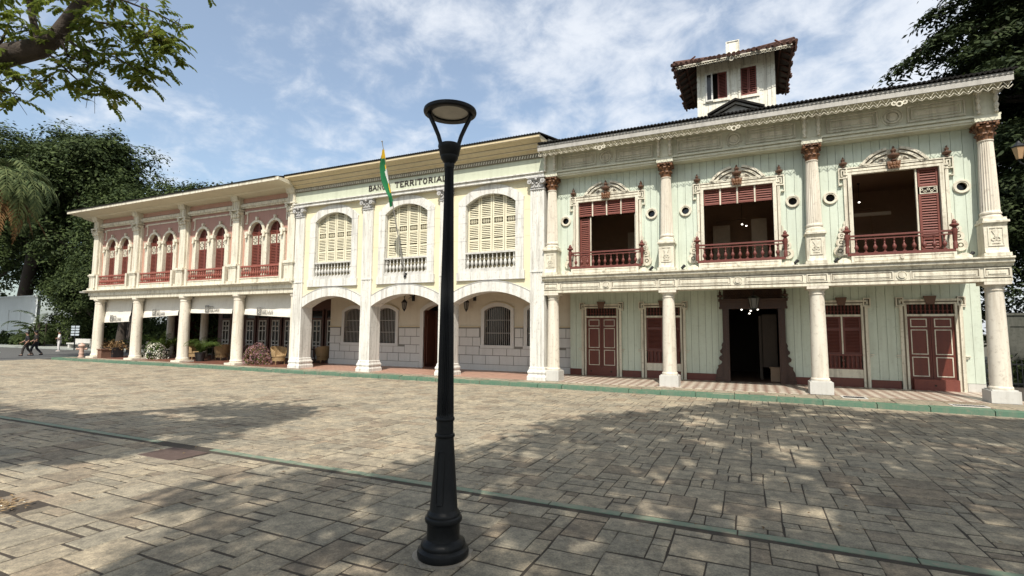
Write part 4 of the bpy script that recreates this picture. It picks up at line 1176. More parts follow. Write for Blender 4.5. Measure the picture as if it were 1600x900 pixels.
prof = [(.45,8.76),(-.05,8.76),(-.06,8.80),(-.12,8.83),(-.20,8.85),(-.20,8.90),(-.25,8.94),(-.33,9.0),(-.33,9.06),(-.39,9.09),(-.45,9.12),(-.50,9.16),(-.57,9.18),(-.57,9.30),(.45,9.34)]
mb.prismx(prof, -13.62, ex1)
cn = obj('cornice', mb, M['tan'], bank)
mb = MB()
for yy, z in ((-.203, 8.885), (-.333, 9.045), (-.573, 9.185), (-.573, 9.275)): mb.box(-13.6, ex1-.01, yy, yy+.02, z, z+.016)
obj('cornice_shade_line', mb, M['cream_dk'], cn)  # dark strips painting the shade lines at the cornice steps
mb = MB()
mb.prismx([(-.60,9.305),(-.60,9.345),(5.0,10.55),(9.5,9.2),(9.5,9.1),(5.0,10.45)], -13.66, -.20)
k = -13.6
while k < -.22: mb.tube([(k, -.615, 9.335), (k, 5, 10.56)], .028, seg=5); k += .115
obj('roof', mb, M['roof'], bank)
mb = MB(); text(mb, 'BANCO', -8.84, 8.17, .225, -.022, .021, w=.21, width=1.20)
obj('lettering', mb, M['letters'], fr)
mb = MB(); text(mb, 'TERRITORIAL', -7.36, 8.17, .225, -.022, .021, w=.21, width=2.66)
obj('lettering', mb, M['letters'], fr)
# back wall of the arcade, rusticated below
by = 3.3
BW = [(-13.1+.65, .65), (-10.33, .65), (-3.86, .68), (-1.70, .65)]   # arched windows
BD = (-7.09, .87)
def opening(c, hw, zs, z0, rise): return (c, hw, zs, z0, rise)
ops = [(c, hw, 2.78, 1.17, .20) for c, hw in BW]+[(BD[0], BD[1], 2.80, 0.0, .30)]
mb = MB(); ml = MB(); mr = MB()
xs = sorted([-14.13, -.26]+[q for c, hw, *_ in ops for q in (c-hw, c+hw)])
for a, b in zip(xs[:-1], xs[1:]):
    hit = [o for o in ops if o[0]-o[1] < (a+b)/2 < o[0]+o[1]]
    if not hit:
        mb.box(a, b, by, by+.3, 2.03, 3.62); (ml if a < BD[0] else mr).box(a, b, by-.02, by+.3, .25, 2.0)
    else:
        c, hw, zs, z0, rise = hit[0]
        strips(mb, a, b, 16, lambda x: arcz(x, c, hw, zs, rise), lambda x: 3.62, by, by+.3)
        if z0 > .3: (ml if a < BD[0] else mr).box(a, b, by-.02, by+.3, .25, z0)
mb.box(-14.13, -14.10, by+.301, 5.3, .0, 3.62)
obj('back_wall', mb, M['peach'], bank)
lw = obj('dado', ml, M['jointshade'], bank); lw2 = obj('dado', mr, M['jointshade'], bank)
ml = MB()
for a, b in ((-14.16, BD[0]-BD[1]-.24), (BD[0]+BD[1]+.24, -.26)): ml.box(a, b, by-.045, by-.0, .004, .27)
obj('plinth', ml, M['ashlar'], lw)
ml = MB(); mr = MB()                                        # raised ashlar blocks
for row, z in enumerate((.29, .71, 1.13, 1.55)):
    x = -14.1+(.0 if row % 2 else -.36)
    while x < -.3:
        a, b = max(x+.012, -14.1), min(x+.70, -.28)
        for (p, q) in [(a, b)]:
            ok = [(p, q)]; ztop = 9
            for c, hw, zs, z0, rise in ops:
                m_ = hw+.21; no = []
                for (u, v_) in ok:
                    if v_ < c-m_ or u > c+m_ or z+.4 < z0-.16: no.append((u, v_))
                    elif z+.12 < z0-.16: no.append((u, v_)); ztop = min(ztop, z0-.155)
                    else:
                        if u < c-m_: no.append((u, c-m_-.01))
                        if v_ > c+m_: no.append((c+m_+.01, v_))
                ok = no
            for (u, v_) in ok:
                if v_-u > .06: (ml if u < BD[0] else mr).box(u, v_, by-.036, by-.019, z, min(ztop, z+.39))
        x += .715
obj('ashlar_block', ml, M['ashlar'], lw); obj('ashlar_block', mr, M['ashlar'], lw2)
ml = MB()
for a, b in zip([-14.13]+[o[0]+o[1]+.2 for o in sorted(ops)], [o[0]-o[1]-.2 for o in sorted(ops)]+[-.26]):
    if b > a: ml.box(a, b, by-.06, by+.01, 2.0, 2.045)
obj('dado_rail', ml, M['tan'], lw)
for c, hw, zs, z0, rise in ops[:-1]:
    W = MB(); A = arcpts(c, hw, zs, rise, 16); B = arcpts(c, hw+.17, zs+.08, rise+.10, 16)
    W.band(A, B, by-.07, by+.06)
    for s in (-1, 1): W.box(*sorted((c+s*hw, c+s*(hw+.17))), by-.07, by+.06, z0, zs); W.prism([(c+s*hw, zs), (c+s*(hw+.17), zs), (c+s*(hw+.17), zs+.08)], by-.069, by+.06)
    W.box(c-hw-.19, c+hw+.19, by-.09, by+.06, z0-.14, z0)
    w = obj('arched_window', W, M['ashlar'], bank)
    D = MB(); D.band([(p, q+.002) for p, q in B], [(p+(p-c)*.03, q+.03) for p, q in B], by-.06, by-.001); obj('hood_mould', D, M['tan'], w)
    L = MB(); k = 0; n = 13
    for k in range(n+1):
        x = c-hw+.03+(2*hw-.06)*k/n; L.tube([(x, by+.02, z0), (x, by+.02, arcz(x, c, hw, zs, rise))], .015, seg=5)
    for z in (z0+.55, z0+1.15): L.box(c-hw, c+hw, by+.005, by+.035, z, z+.03)
    obj('window_bars', L, M['bars'], w)
    L = MB(); L.box(c-hw, c+hw, by+.2, by+.21, z0, 3.05); obj('pane', L, M['glassdark'], w)
c, hw, zs, z0, rise = ops[-1]
W = MB(); A = arcpts(c, hw, zs, rise, 16); B = arcpts(c, hw+.20, zs+.08, rise+.12, 16); W.band(A, B, by-.08, by+.06)
for s in (-1, 1): W.box(*sorted((c+s*hw, c+s*(hw+.20))), by-.08, by+.06, .004, zs); W.prism([(c+s*hw, zs), (c+s*(hw+.2), zs), (c+s*(hw+.2), zs+.08)], by-.079, by+.06)
w = obj('bank_door', W, M['ashlar'], bank)
L = MB(); L.box(c-hw, c-hw+.06, by+.02, by+.9, .01, 2.86); L.box(c-hw+.08, c-hw+.13, by+.1, by+.75, .2, 2.6); L.box(c+hw-.05, c+hw, by+.02, by+.8, .01, 2.86)
L.box(c-.30, c-.24, by+.75, by+.80, .01, 2.8); L.box(c-hw+.06, c-.05, by+.80, by+.84, .01, 2.84)
obj('door_leaf', L, M['doorwood'], w)
L = MB(); L.box(c-hw, c+hw, by+.0, by+1.0, .0, .05); obj('threshold', L, M['doorwood'], w)
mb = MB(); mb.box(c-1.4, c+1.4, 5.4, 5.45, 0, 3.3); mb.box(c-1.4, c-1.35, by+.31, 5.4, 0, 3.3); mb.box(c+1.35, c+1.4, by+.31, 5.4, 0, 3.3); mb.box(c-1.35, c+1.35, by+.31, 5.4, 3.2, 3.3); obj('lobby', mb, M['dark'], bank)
mb = MB(); mb.box(-13.4, -.26, .46, 5.3, 3.62, 3.70); obj('arcade_ceiling', mb, M['peach'], bank)
mb = MB(); mb.box(-13.4, -.25, 9.0, 9.1, -.1, 9.2); mb.box(-.262, -.245, .46, 9.0, 3.71, 9.25); mb.box(-13.4, -13.38, .46, 9.0, 3.71, 9.2); mb.box(-.3, -.262, by+.31, 9.0, -.1, 3.6)
mb.prismx([(.46,9.2),(9.0,9.2),(5.0,10.43),(.46,9.46)], -.30, -.262)
obj('rear_wall', mb, M['peach'], bank)

# wall lanterns in the arcade
def wall_lantern(x, z, label, bx):
    r = thing('wall_lantern', label, 'lantern', (x, 3.0, z), 'iron lanterns in the bank arcade')
    s = MB(); s.tube([(0,0,.36),(0,0,.50),(bx*.3,.02,.60),(bx*.7,.1,.58),(bx,.24,.48)], .02, seg=6)
    s.tube([(bx*.5,.1,.38),(bx*.75,.12,.48),(bx,.24,.40)], .013, seg=5); s.box(bx-.06, bx+.06, .22, .30, .28, .62)
    obj('bracket', s, M['iron'], r, loc=(0,0,0))
    s = MB(); s.lathe(0, 0, [(.03,.36),(.10,.28),(.15,.22),(.15,.19)], 8); s.lathe(0, 0, [(.09,-.12),(.06,-.16),(.03,-.22),(.015,-.25)], 8)
    for k in range(6):
        a_ = pi*k/3; s.tube([(.09*math.cos(a_), .09*math.sin(a_), -.12), (.14*math.cos(a_), .14*math.sin(a_), .20)], .011, seg=4)
    obj('lantern_frame', s, M['iron'], r, loc=(0,0,0))
    s = MB(); s.lathe(0, 0, [(.082,-.115),(.125,.19)], 6); obj('lantern_glass', s, bpy.data.materials['lantern_glass'], r, loc=(0,0,0))
wall_lantern(-8.97, 3.03, 'black iron lantern on its bracket under the middle arch of the bank', .36)
wall_lantern(-5.38, 2.98, 'black iron lantern on its bracket under the bank arch just beyond the lamp post', .30)

# flagpole and flag
B0 = Vector((-6.72, -.02, 4.22)); T0 = Vector((-6.52, -2.0, 9.47))
fp = MB(); fp.tube([B0, T0], .028, .016, seg=7); fp.ball(tuple(T0), .035, 8, 5)
r = thing('flagpole', 'thin flagpole leaning out from the balustrade of the middle bank window', 'flagpole', tuple(B0), world=True)
obj('pole', fp, M['bars'], r)
fp = MB(); fp.box(B0.x-.06, B0.x+.06, -.03, .06, 4.12, 4.32); obj('socket', fp, M['iron'], r)
d = (T0-B0); mb = MB(); nu, nv = 40, 14
P = []
for i in range(nu+1):
    s_ = i/nu; H = B0+d*(.945-.375*s_)                       # hoist edge runs down the pole
    w_ = .05+.40*math.sin(pi*min(1, s_*1.25))**.8*(1-.35*s_)+.13*max(0, s_-.72)
    for j in range(nv+1):
        t_ = j/nv
        fold = math.sin(t_*8+s_*5)*.06+math.sin(t_*17+s_*3)*.02
        P.append(tuple(H+Vector((.05-w_*(1-t_)+.25*fold*t_, -.04+fold*(1-t_*.5), -.16*(1-t_)*(1+s_)+.02*math.sin(s_*20+t_*4)))))
mb.v = P
for i in range(nu):
    s_ = i/nu
    for j in range(nv):
        t_ = j/nv
        edge = .66+.08*math.sin(s_*9)
        if s_ > .84: mb.cur = 2
        elif t_ > edge: mb.cur = 0 if s_ < .34 else (1 if s_ < .64 else 0)
        else: mb.cur = 0 if s_ < .06+.12*t_ else 2
        mb.face((i*(nv+1)+j, (i+1)*(nv+1)+j, (i+1)*(nv+1)+j+1, i*(nv+1)+j+1))
fl = obj('flag', mb, [M['fyellow'], M['fwhite'], M['fgreen']], None, smooth=True, norm=False)
tag(fl, 'limp green, white and yellow flag hanging folded against the flagpole on the bank', 'flag')
# ------------------------------------------------------------------ pink house
ph = thing('terrace_house', 'pink two storey house with cream pilasters, paired arched shutters and awnings over its terrace', 'house', (-22, 4, 0), world=True)
QX = [-30.80, -26.55, -22.15, -17.75, -13.68]
GX = [-30.45, -26.42, -22.0, -17.58]
mb = MB(); mb.box(-31.1, -13.37, .02, .6, 3.64, 3.86); mb.box(-31.16, -13.37, -.04, .6, 3.86, 4.06)
mb.prismx([(.0,4.06),(-.08,4.06),(-.12,4.10),(-.22,4.12),(-.26,4.16),(-.26,4.20),(.4,4.21)], -31.4, -13.37)
obj('balcony_beam', mb, M['cream'], ph)
for x in GX+[-13.50]:
    mb = MB(); y = .30
    if x > -14: mb.box(x-.12, x+.12, .12, .5, 0, 3.5); mb.box(x-.15, x+.13, .08, .54, 3.5, 3.638)
    else: mb.lathe(x, y, [(.36,0),(.36,.12),(.31,.13),(.33,.19),(.30,.25),(.285,.29),(.285,1.2),(.27,2.3),(.25,3.34),(.27,3.36),(.27,3.40),(.25,3.42),(.25,3.46),(.31,3.54),(.33,3.56),(.33,3.638)], 24)
    c = obj('lower_column', mb, M['column'], ph, smooth=True)
    if x < -14:
        mb = MB(); mb.box(x-.40, x+.40, y-.40, y+.40, -.03, .10); obj('base_block', mb, M['column'], c)
# upper wall
wy = .25
mb = MB(); mb2 = MB()
for i in range(4):
    c = (QX[i]+QX[i+1])/2; xa, xb = QX[i], QX[i+1]
    k_ = (xb-xa)/4.35
    o1, o2 = c-.71*k_, c+.71*k_; h = .49
    zlo = lambda x: 6.95+math.sqrt(max(0, h*h-(x-(o1 if x < c else o2))**2)) if abs(x-(o1 if x < c else o2)) < h else 6.95
    mb.box(xa, o1-h, wy, .5, 4.2, 7.0); mb.box(o2+h, xb, wy, .5, 4.2, 7.0); mb.box(o1+h, o2-h, wy, .5, 4.2, 7.0)
    mb2.box(xa, o1-h, wy+.002, .5, 7.0, 8.2); mb2.box(o2+h, xb, wy+.002, .5, 7.0, 8.2); mb2.box(o1+h, o2-h, wy+.002, .5, 7.0, 8.2)
    for o in (o1, o2):
        for (s0, s1) in ((o-h, o+h),):
            n = 18; A = [(o-h*math.cos(pi*k/n), 6.95+h*math.sin(pi*k/n)) for k in range(n+1)]
            mb2.band(A, [(p, 8.2) for p, q in A], wy+.002, .5)
    # frame
    W = MB(); y = wy-.10
    for o in (o1, o2):
        n = 20
        W.band([(o-(h-.02)*math.cos(pi*k/n), 6.93+(h-.02)*math.sin(pi*k/n)) for k in range(n+1)], [(o-(h+.10)*math.cos(pi*k/n), 6.93+(h+.10)*math.sin(pi*k/n)) for k in range(n+1)], y, wy+.1)
        W.prism([(o-.05, 6.93+h+.08), (o+.05, 6.93+h+.08), (o+.07, 6.93+h+.26), (o-.07, 6.93+h+.26)], y-.02, wy)
    for (p, q) in ((o1-h-.30, o1-h+.02), (o1+h-.02, o2-h+.02), (o2+h-.02, o2+h+.30)):
        W.box(p+.01, q-.01, y, wy+.1, 4.5, 6.78); 
        m_ = (p+q)/2; W.box(p-.03, q+.03, y-.04, wy, 6.78, 6.95); W.box(m_-.07, m_+.07, y-.10, y-.04, 6.62, 6.86); W.ball((m_, y-.10, 6.60), (.06, .05, .07), 8, 5)
    for (p, q, z0, z1) in ((o1-h-.32, o2+h+.32, 7.98, 8.05), (o1-h-.32, o1-h-.25, 7.42, 7.98), (o2+h+.25, o2+h+.32, 7.42, 7.98), (o1-h-.42, o1-h-.25, 7.36, 7.42), (o2+h+.25, o2+h+.42, 7.36, 7.42), (o1-h-.48, o1-h-.32, 7.90, 8.03), (o2+h+.32, o2+h+.48, 7.90, 8.03)):
        W.box(p, q, wy-.035, wy+.001, z0, z1)
    w = obj('paired_window', W, M['cream'], ph)
    for o in (o1, o2):
        L = MB(); ys = wy+.12; zt = lambda x: 6.93+math.sqrt(max(0, (h-.02)**2-(x-o)**2))
        for (a0, a1) in ((o-h+.02, o-.005), (o+.005, o+h-.02)):
            for (u0, u1) in ((a0, a0+.05), (a1-.05, a1)):
                L.hexa([(u0,ys-.02,4.5),(u1,ys-.02,4.5),(u1,ys+.02,4.5),(u0,ys+.02,4.5),(u0,ys-.02,zt(u0)),(u1,ys-.02,zt(u1)),(u1,ys+.02,zt(u1)),(u0,ys+.02,zt(u0))])
            for z in (4.5, 5.15, 6.20, 6.72): L.box(a0+.05, a1-.05, ys-.02, ys+.02, z, z+.05)
            z = 4.56
            while z < 7.36:
                zz = [x_ for x_ in np.linspace(a0+.05, a1-.05, 7) if zt(x_) > z+.05]
                if len(zz) >= 2 and not 6.18 < z < 6.74: L.prismx([(ys-.024, z), (ys-.024, z+.012), (ys+.02, z+.062), (ys+.02, z+.052)], zz[0], zz[-1])
                z += .08
        sh = obj('shutter', L, M['red'], w)
        L = MB()
        for (a0, a1) in ((o-h+.08, o-.06), (o+.06, o+h-.08)):
            cx_ = (a0+a1)/2; cz_ = 6.485; s_ = (a1-a0)/2
            L.frame(a0, a1, cz_-.225, cz_+.225, .022, ys-.035, ys-.02)
            L.ring(cx_, cz_, .05, .085, ys-.034, ys-.02, 12)
            for sx in (-1, 1):
                for sz in (-1, 1): L.ring(cx_+sx*s_*.62, cz_+sz*.15, .025, .048, ys-.033, ys-.02, 8); ribbon(L, [(cx_+sx*.05, cz_+sz*.05), (cx_+sx*s_*.9, cz_+sz*.2)], .022, ys-.036, ys-.02)
            L.box(a0, a1, ys-.032, ys-.02, cz_-.012, cz_+.012); L.box(cx_-.012, cx_+.012, ys-.031, ys-.02, cz_-.22, cz_+.22)
        obj('fretwork', L, M['cream'], sh)
        L = MB(); L.box(o-h, o+h, ys+.1, ys+.11, 4.4, 7.5); obj('shutter_back', L, M['dark'], w)
    # balustrade
    B = MB(); p0, p1 = o1-h-.36, o2+h+.36
    B.box(p0, p1, -.06, wy-.001, 4.21, 4.47); B.box(p0-.02, p1+.02, -.09, wy-.001, 4.44, 4.48)
    for q in (p0, p1): B.box(q-.09, q+.09, -.11, .07, 4.21, 5.14)
    bl = obj('balustrade', B, M['cream'], ph)
    R_ = MB(); R_.box(p0+.09, p1-.09, -.06, .04, 4.481, 4.54); R_.box(p0+.09, p1-.09, -.06, .04, 5.02, 5.10); obj('rail', R_, M['pinkrail'], bl)
    if i == 0: PB = baluster_mesh('baluster', .060, .48, M['pinkrail'], 7)
    n = 17
    for k in range(n): inst(PB, 'baluster', bl, (p0+.09+(p1-p0-.18)*(k+.5)/n, -.01, 4.54))
uw = obj('upper_wall', mb, M['pink'], ph)
mb2.box(-31.0, -13.4, .26, .5, 8.2, 8.85)
obj('spandrel_wall', mb2, M['mauve'], ph)
mb = MB(); mb.box(-31.0, -13.4, .12, .3, 8.2, 8.27); mb.box(-31.0, -13.4, .06, .3, 8.27, 8.40); mb.box(-31.0, -13.4, .14, .3, 8.40, 8.46)
obj('moulding', mb, M['cream'], ph)
mb = MB(); mb.box(-31.0, -13.4, .20, .262, 8.5, 8.74); obj('frieze_stripe', mb, M['pink'], ph)
for x in QX:
    mb = MB()
    mb.box(x-.24, x+.24, .0, .45, 5.24, 7.58); mb.box(x-.32, x-.24, .12, .45, 5.24, 7.9); mb.box(x+.24, x+.32, .12, .45, 5.24, 7.9)
    c = obj('upper_pilaster', mb, M['cream'], ph)
    mb = MB(); mb.box(x-.29, x+.29, -.08, .45, 4.21, 5.10); mb.box(x-.36, x+.36, -.15, .45, 4.21, 4.34); mb.box(x-.36, x+.36, -.15, .45, 5.10, 5.17); mb.box(x-.32, x+.32, -.11, .45, 5.17, 5.24); mb.box(x-.30, x+.30, -.11, .45, 5.02, 5.10)
    obj('pedestal', mb, M['cream'], c)
    mb = MB(); mb.box(x-.26, x+.26, -.03, .4, 7.58, 7.64); mb.box(x-.36, x+.36, -.16, .4, 8.06, 8.13)
    for k in range(4):
        xx = x-.24+k*.16; mb.ball((xx, -.05, 7.78), (.075, .07, .11), 8, 5); mb.ball((xx, -.09, 7.88), (.06, .05, .05), 8, 5)
    for s in (-1, 1): mb.ring(x+s*.26, 7.97, .03, .09, -.14, .2, 12)
    mb.box(x-.25, x+.25, -.01, .4, 7.64, 8.06)
    obj('capital', mb, M['cream'], c)
    mb = MB(); mb.box(x-.26, x+.26, -.05, .4, 8.13, 8.55); mb.prismx([(-.05,8.55),(-.14,8.6),(-.20,8.78),(-.24,8.86),(.2,8.86),(.2,8.55)], x-.26, x+.26); mb.box(x-.19, x-.13, -.08, -.05, 8.15, 8.55); mb.box(x+.13, x+.19, -.08, -.05, 8.15, 8.55)
    obj('eave_bracket', mb, M['cream'], c)
mb = MB(); mb.prismx([(.30,8.72),(-.25,8.84),(-.30,8.90),(-1.06,8.98),(-1.06,9.12),(.30,9.14)], -31.95, -13.42)
obj('soffit', mb, M['soffit'], ph)
mb = MB(); mb.box(-32.0, -13.42, -1.10, -1.06, 8.98, 9.13); mb.box(-32.0, -31.95, -1.06, 9.5, 8.98, 9.13); obj('eave_fascia', mb, M['cream'], ph)
mb = MB(); mb.prismx([(-1.14,9.132),(-1.14,9.18),(4.5,10.6),(10.0,9.2),(10.0,9.135)], -32.05, -13.64); obj('roof', mb, M['roof'], ph)
# terrace: ceiling, inner columns, glazed folding doors
TY = 4.6
mb = MB(); mb.box(-31, -13.42, .61, TY+.3, 3.62, 3.70); obj('terrace_ceiling', mb, M['soffit'], ph)
mb = MB(); mb.box(-25.2, -14.12, TY, TY+.25, 3.05, 3.62); mb.box(-25.2, -24.9, TY, TY+.25, 0, 3.05)
mb.box(-31.0, -30.9, 4.9, 9.5, .0, 4.1) ; mb.box(-31.0, -30.8, .5, 9.5, 4.2, 8.9); mb.box(-31, -13.42, 9.4, 9.5, -.1, 9.1); mb.box(-25.2, -25.0, TY+.25, 9.4, 0, 3.6)
obj('inner_wall', mb, M['doorwood'], ph)
x = -24.88
while x < -14.25:
    w_ = .98
    D = MB(); D.box(x, x+.10, TY-.03, TY+.06, 0.01, 3.04); D.box(x+w_-.10, x+w_, TY-.03, TY+.06, .01, 3.04); D.box(x+.1, x+w_-.1, TY-.03, TY+.06, .01, .10); D.box(x+.1, x+w_-.1, TY-.03, TY+.06, 2.42, 2.52); D.box(x+.1, x+w_-.1, TY-.03, TY+.06, 2.96, 3.04)
    d_ = obj('folding_door', D, M['doorwood'], ph)
    F = MB(); a0, a1 = x+.16, x+w_-.16; mm = (a0+a1)/2
    F.frame(a0, a1, .12, 2.40, .075, TY-.05, TY-.01)
    F.box(mm-.035, mm+.035, TY-.048, TY-.012, .20, 2.32)
    for z in (.86, 1.08, 1.72, 2.0): F.box(a0+.075, mm-.035, TY-.047, TY-.013, z, z+.06); F.box(mm+.035, a1-.075, TY-.047, TY-.013, z, z+.06)
    obj('white_rail', F, M['doorwhite'], d_)
    F = MB(); F.box(x+.1, x+w_-.1, TY+.0, TY+.02, .88, 2.42); F.box(x+.1, x+w_-.1, TY+.0, TY+.02, 2.52, 2.96); obj('pane', F, M['glassdark'], d_)
    F = MB(); F.box(x+.1, x+w_-.1, TY+.0, TY+.02, .10, .87); obj('door_panel', F, M['doorwood'], d_)
    x += w_+.16
for xx in (-30.2, -26.6):
    mb = MB(); mb.lathe(xx, 4.6, [(.30,0),(.30,.2),(.26,.25),(.23,3.4),(.3,3.5),(.3,3.62)], 16)
    obj('inner_column', mb, M['column'], ph, smooth=True)
# drain pipe bracket at the left corner
mb = MB(); mb.tube([(-32.1,-.05,4.12),(-31.3,-.05,4.10)], .05, seg=6); obj('spout', mb, M['gutter'], ph)

# awnings (hung between the columns)
def awning(x0, x1, zt, zl, zr, label, logo=.38):
    x0, x1 = 6.8+(x0-6.8)*1.025, 6.8+(x1-6.8)*1.025; x1 += .30; zt, zl, zr = 3.62, 1.885+(zl-1.885)*1.025, 1.885+(zr-1.885)*1.025
    r = thing('awning', label, 'awning', ((x0+x1)/2, .6, zl), 'white canvas awnings hung between the terrace columns', world=True)
    mb = MB(); n, m_ = 26, 14
    for side in (0, 1):
        for j in range(m_+1):
            for i in range(n+1):
                u, v_ = i/n, j/m_
                x = x0+(x1-x0)*u; zb = zl+(zr-zl)*u; z = zt+(zb-zt)*v_
                y = .62-.10*v_+.018*math.sin(u*9+v_*2+x0)*v_+.012*math.sin(u*23+v_*9)*v_+(.03 if v_ > .74 else 0)*-1
                mb.v.append((x+.05*(-.5+u)*v_*0-.06*v_, y+.012*side, z))
    N = (n+1)*(m_+1)
    for j in range(m_):
        for i in range(n):
            a = j*(n+1)+i; mb.face((a, a+1, a+n+2, a+n+1)); mb.face((N+a, N+a+n+1, N+a+n+2, N+a+1))
    c = obj('canvas', mb, M['canvas'], r, smooth=True, norm=False)
    L = MB(); h = .34
    u = logo; xl = x0+(x1-x0)*u; zb = zl+(zr-zl)*(u+.15)+.05; yy = .455
    L.frame(xl, xl+.32, zb, zb+.38, .05, yy, yy+.01); L.ring(xl+.16, zb+.19, .10, .135, yy-.002, yy+.008, 16); L.prism([(xl+.11, zb+.22), (xl+.21, zb+.22), (xl+.16, zb+.12)], yy-.001, yy+.009)
    text(L, 'CASA', xl+.38, zb+.26, .08, yy, .01, w=.15, serif=False, width=.30)
    text(L, 'JULIAN', xl+.38, zb+.01, .20, yy, .01, w=.13, serif=False, width=.78)
    obj('printed_logo', L, M['print'], c)
    P = MB(); P.tube([(x0-.02, .67, zt-.04), (x1+.02, .67, zt-.04)], .035, seg=8); obj('roller', P, M['bars'], r)
    P = MB(); P.tube([(x0-.08, .50, zl), (x1-.05, .50, zr)], .022, seg=6); obj('bottom_bar', P, M['canvas'], r)
AWG = [(-29.93,-27.0,3.62,2.18,2.25,'creased white awning hanging lowest, by the far corner column of the pink house',.38),
 (-25.8,-22.45,3.62,2.46,2.60,'white awning with its lower edge rising towards the third column, a white pillar behind it',.36),
 (-21.3,-18.0,3.62,2.72,2.66,'white awning rolled highest with a level edge, above the potted palm and wicker chairs',.40),
 (-17.1,-13.72,3.62,2.62,2.44,'white awning with a sloping edge above the pink flowering bush beside the bank',.34)]
for a in AWG: awning(*a)
# ------------------------------------------------------------------ street lamp
LX, LY, LZ = 4.24, -14.01, -.125
r = lamp = thing('street_lamp', 'tall black street lamp with fluted shaft and round flat head standing on the plaza', 'street lamp', (LX, LY, LZ))
mb = MB()
mb.lathe(0, 0, [(.205,-.02),(.225,.0),(.232,.035),(.225,.065),(.205,.075),(.195,.085),(.20,.105),(.192,.13),(.17,.145),(.150,.155),(.146,.175),(.146,.285),(.152,.295),(.163,.305),(.168,.325),(.163,.345),(.148,.355),(.150,.370),(.140,.388),(.128,.40),(.125,.41),(.081,1.05),(.088,1.055),(.092,1.07),(.088,1.085),(.078,1.09),(.077,1.20),(.084,1.205),(.088,1.22),(.084,1.235),(.078,1.24)], 48)
obj('base', mb, M['lamp'], r, smooth=True, loc=(0,0,0))
mb = MB()
mb.lathe(0, 0, [(.078-.036*((z-1.24)/2.38), z) for z in (1.24,1.27,1.6,2.2,2.8,3.3,3.60,3.62)], 48, flute=1, fd=.13, fz=(1.27,3.60))
obj('shaft', mb, M['lamp'], r, loc=(0,0,0))
mb = MB()                                                  # raised cartouche on the base towards the plaza
yaw = math.atan2(-4.07, 2.55)-.35
def on_cone(a, z, o=.0): rr = .125-.044*((z-.41)/.64)+o; return (rr*math.cos(a), rr*math.sin(a), z)
pts = []
hw = lambda z: .052/(.125-.044*((z-.41)/.64))
for t in range(41):
    f = t/40; 
    ang = 2*pi*f; zc_, hz = .70, .235
    ca, sa = math.cos(ang), math.sin(ang)
    z = zc_+hz*max(-1, min(1, 1.12*sa)); a_ = yaw+hw(z)*max(-1, min(1, 1.6*ca))*.62
    pts.append(on_cone(a_, z, .002))
mb.tube(pts, .006, seg=5)
obj('cartouche', mb, M['lamp'], r, loc=(0,0,0))
mb = MB()
mb.lathe(0, 0, [(.042,3.60),(.048,3.615),(.050,3.64),(.046,3.65),(.060,3.665),(.082,3.70),(.084,3.725),(.090,3.73),(.104,3.80),(.110,3.815),(.108,3.835),(.09,3.845)], 36)
obj('collar', mb, M['lamp'], r, smooth=True, loc=(0,0,0))
ax = Vector((.847, .531, 0))
mb = MB()
for s in (-1, 1):
    pts = [ax*(s*o)+Vector((0,0,z)) for o, z in ((.080,3.80),(.088,3.86),(.108,3.93),(.150,4.03),(.187,4.11),(.198,4.15))]
    for p, q in zip(pts[:-1], pts[1:]): pass
    mb.tube(pts, .019, .021, seg=8)
obj('arm', mb, M['lamp'], r, smooth=True, loc=(0,0,0))
mb = MB(); mb.lathe(0, 0, [(.172,4.165),(.175,4.150),(.235,4.142),(.250,4.150),(.254,4.165),(.250,4.182),(.21,4.200),(.12,4.213),(.03,4.217)], 48)
obj('lamp_head', mb, M['lamp'], r, smooth=True, loc=(0,0,0))
mb = MB(); mb.lathe(0, 0, [(.171,4.164),(.10,4.158),(.02,4.156)], 40); obj('diffuser', mb, M['diffuser'], r, smooth=True, loc=(0,0,0))

mb = MB(); rg_ = random.Random(4); mb.prismz([((.262+rg_.uniform(-.02,.03))*math.cos(2*pi*k/22)+LX, (.262+rg_.uniform(-.02,.03))*math.sin(2*pi*k/22)+LY) for k in range(22)], -.16, -.1265)
struct('mortar_patch', mb, paint('mortar', (.26,.23,.185), dirt=(.13,.105,.08), amt=.7, streak=.4, bump=.6))
for ch in lamp.children:
    for v_ in ch.data.vertices: v_.co.z *= .982

# small black uplights on the balcony beam
for x, l in ((3.72, 'small black uplight on the balcony ledge left of the second upper column'), (4.78, 'small black uplight on the balcony ledge right of the second upper column'), (8.15, 'small black uplight on the balcony ledge left of the third upper column'), (9.22, 'small black uplight on the balcony ledge right of the third upper column'), (12.42, 'small black uplight on the balcony ledge beside the corner column')):
    r = thing('uplight', l, 'spotlight', (x, .06, 3.957), 'uplights on the balcony ledge')
    mb = MB(); mb.box(-.05, .05, -.04, .04, 0, .02); mb.tube([(0, 0, .02), (0, 0, .06)], .012, seg=6); obj('bracket', mb, M['iron'], r, loc=(0,0,0))
    mb = MB(); mb.tube([(-.04, -.03, .05), (.05, .03, .15)], .042, .052, seg=10); obj('lamp_housing', mb, M['iron'], r, loc=(0,0,0))
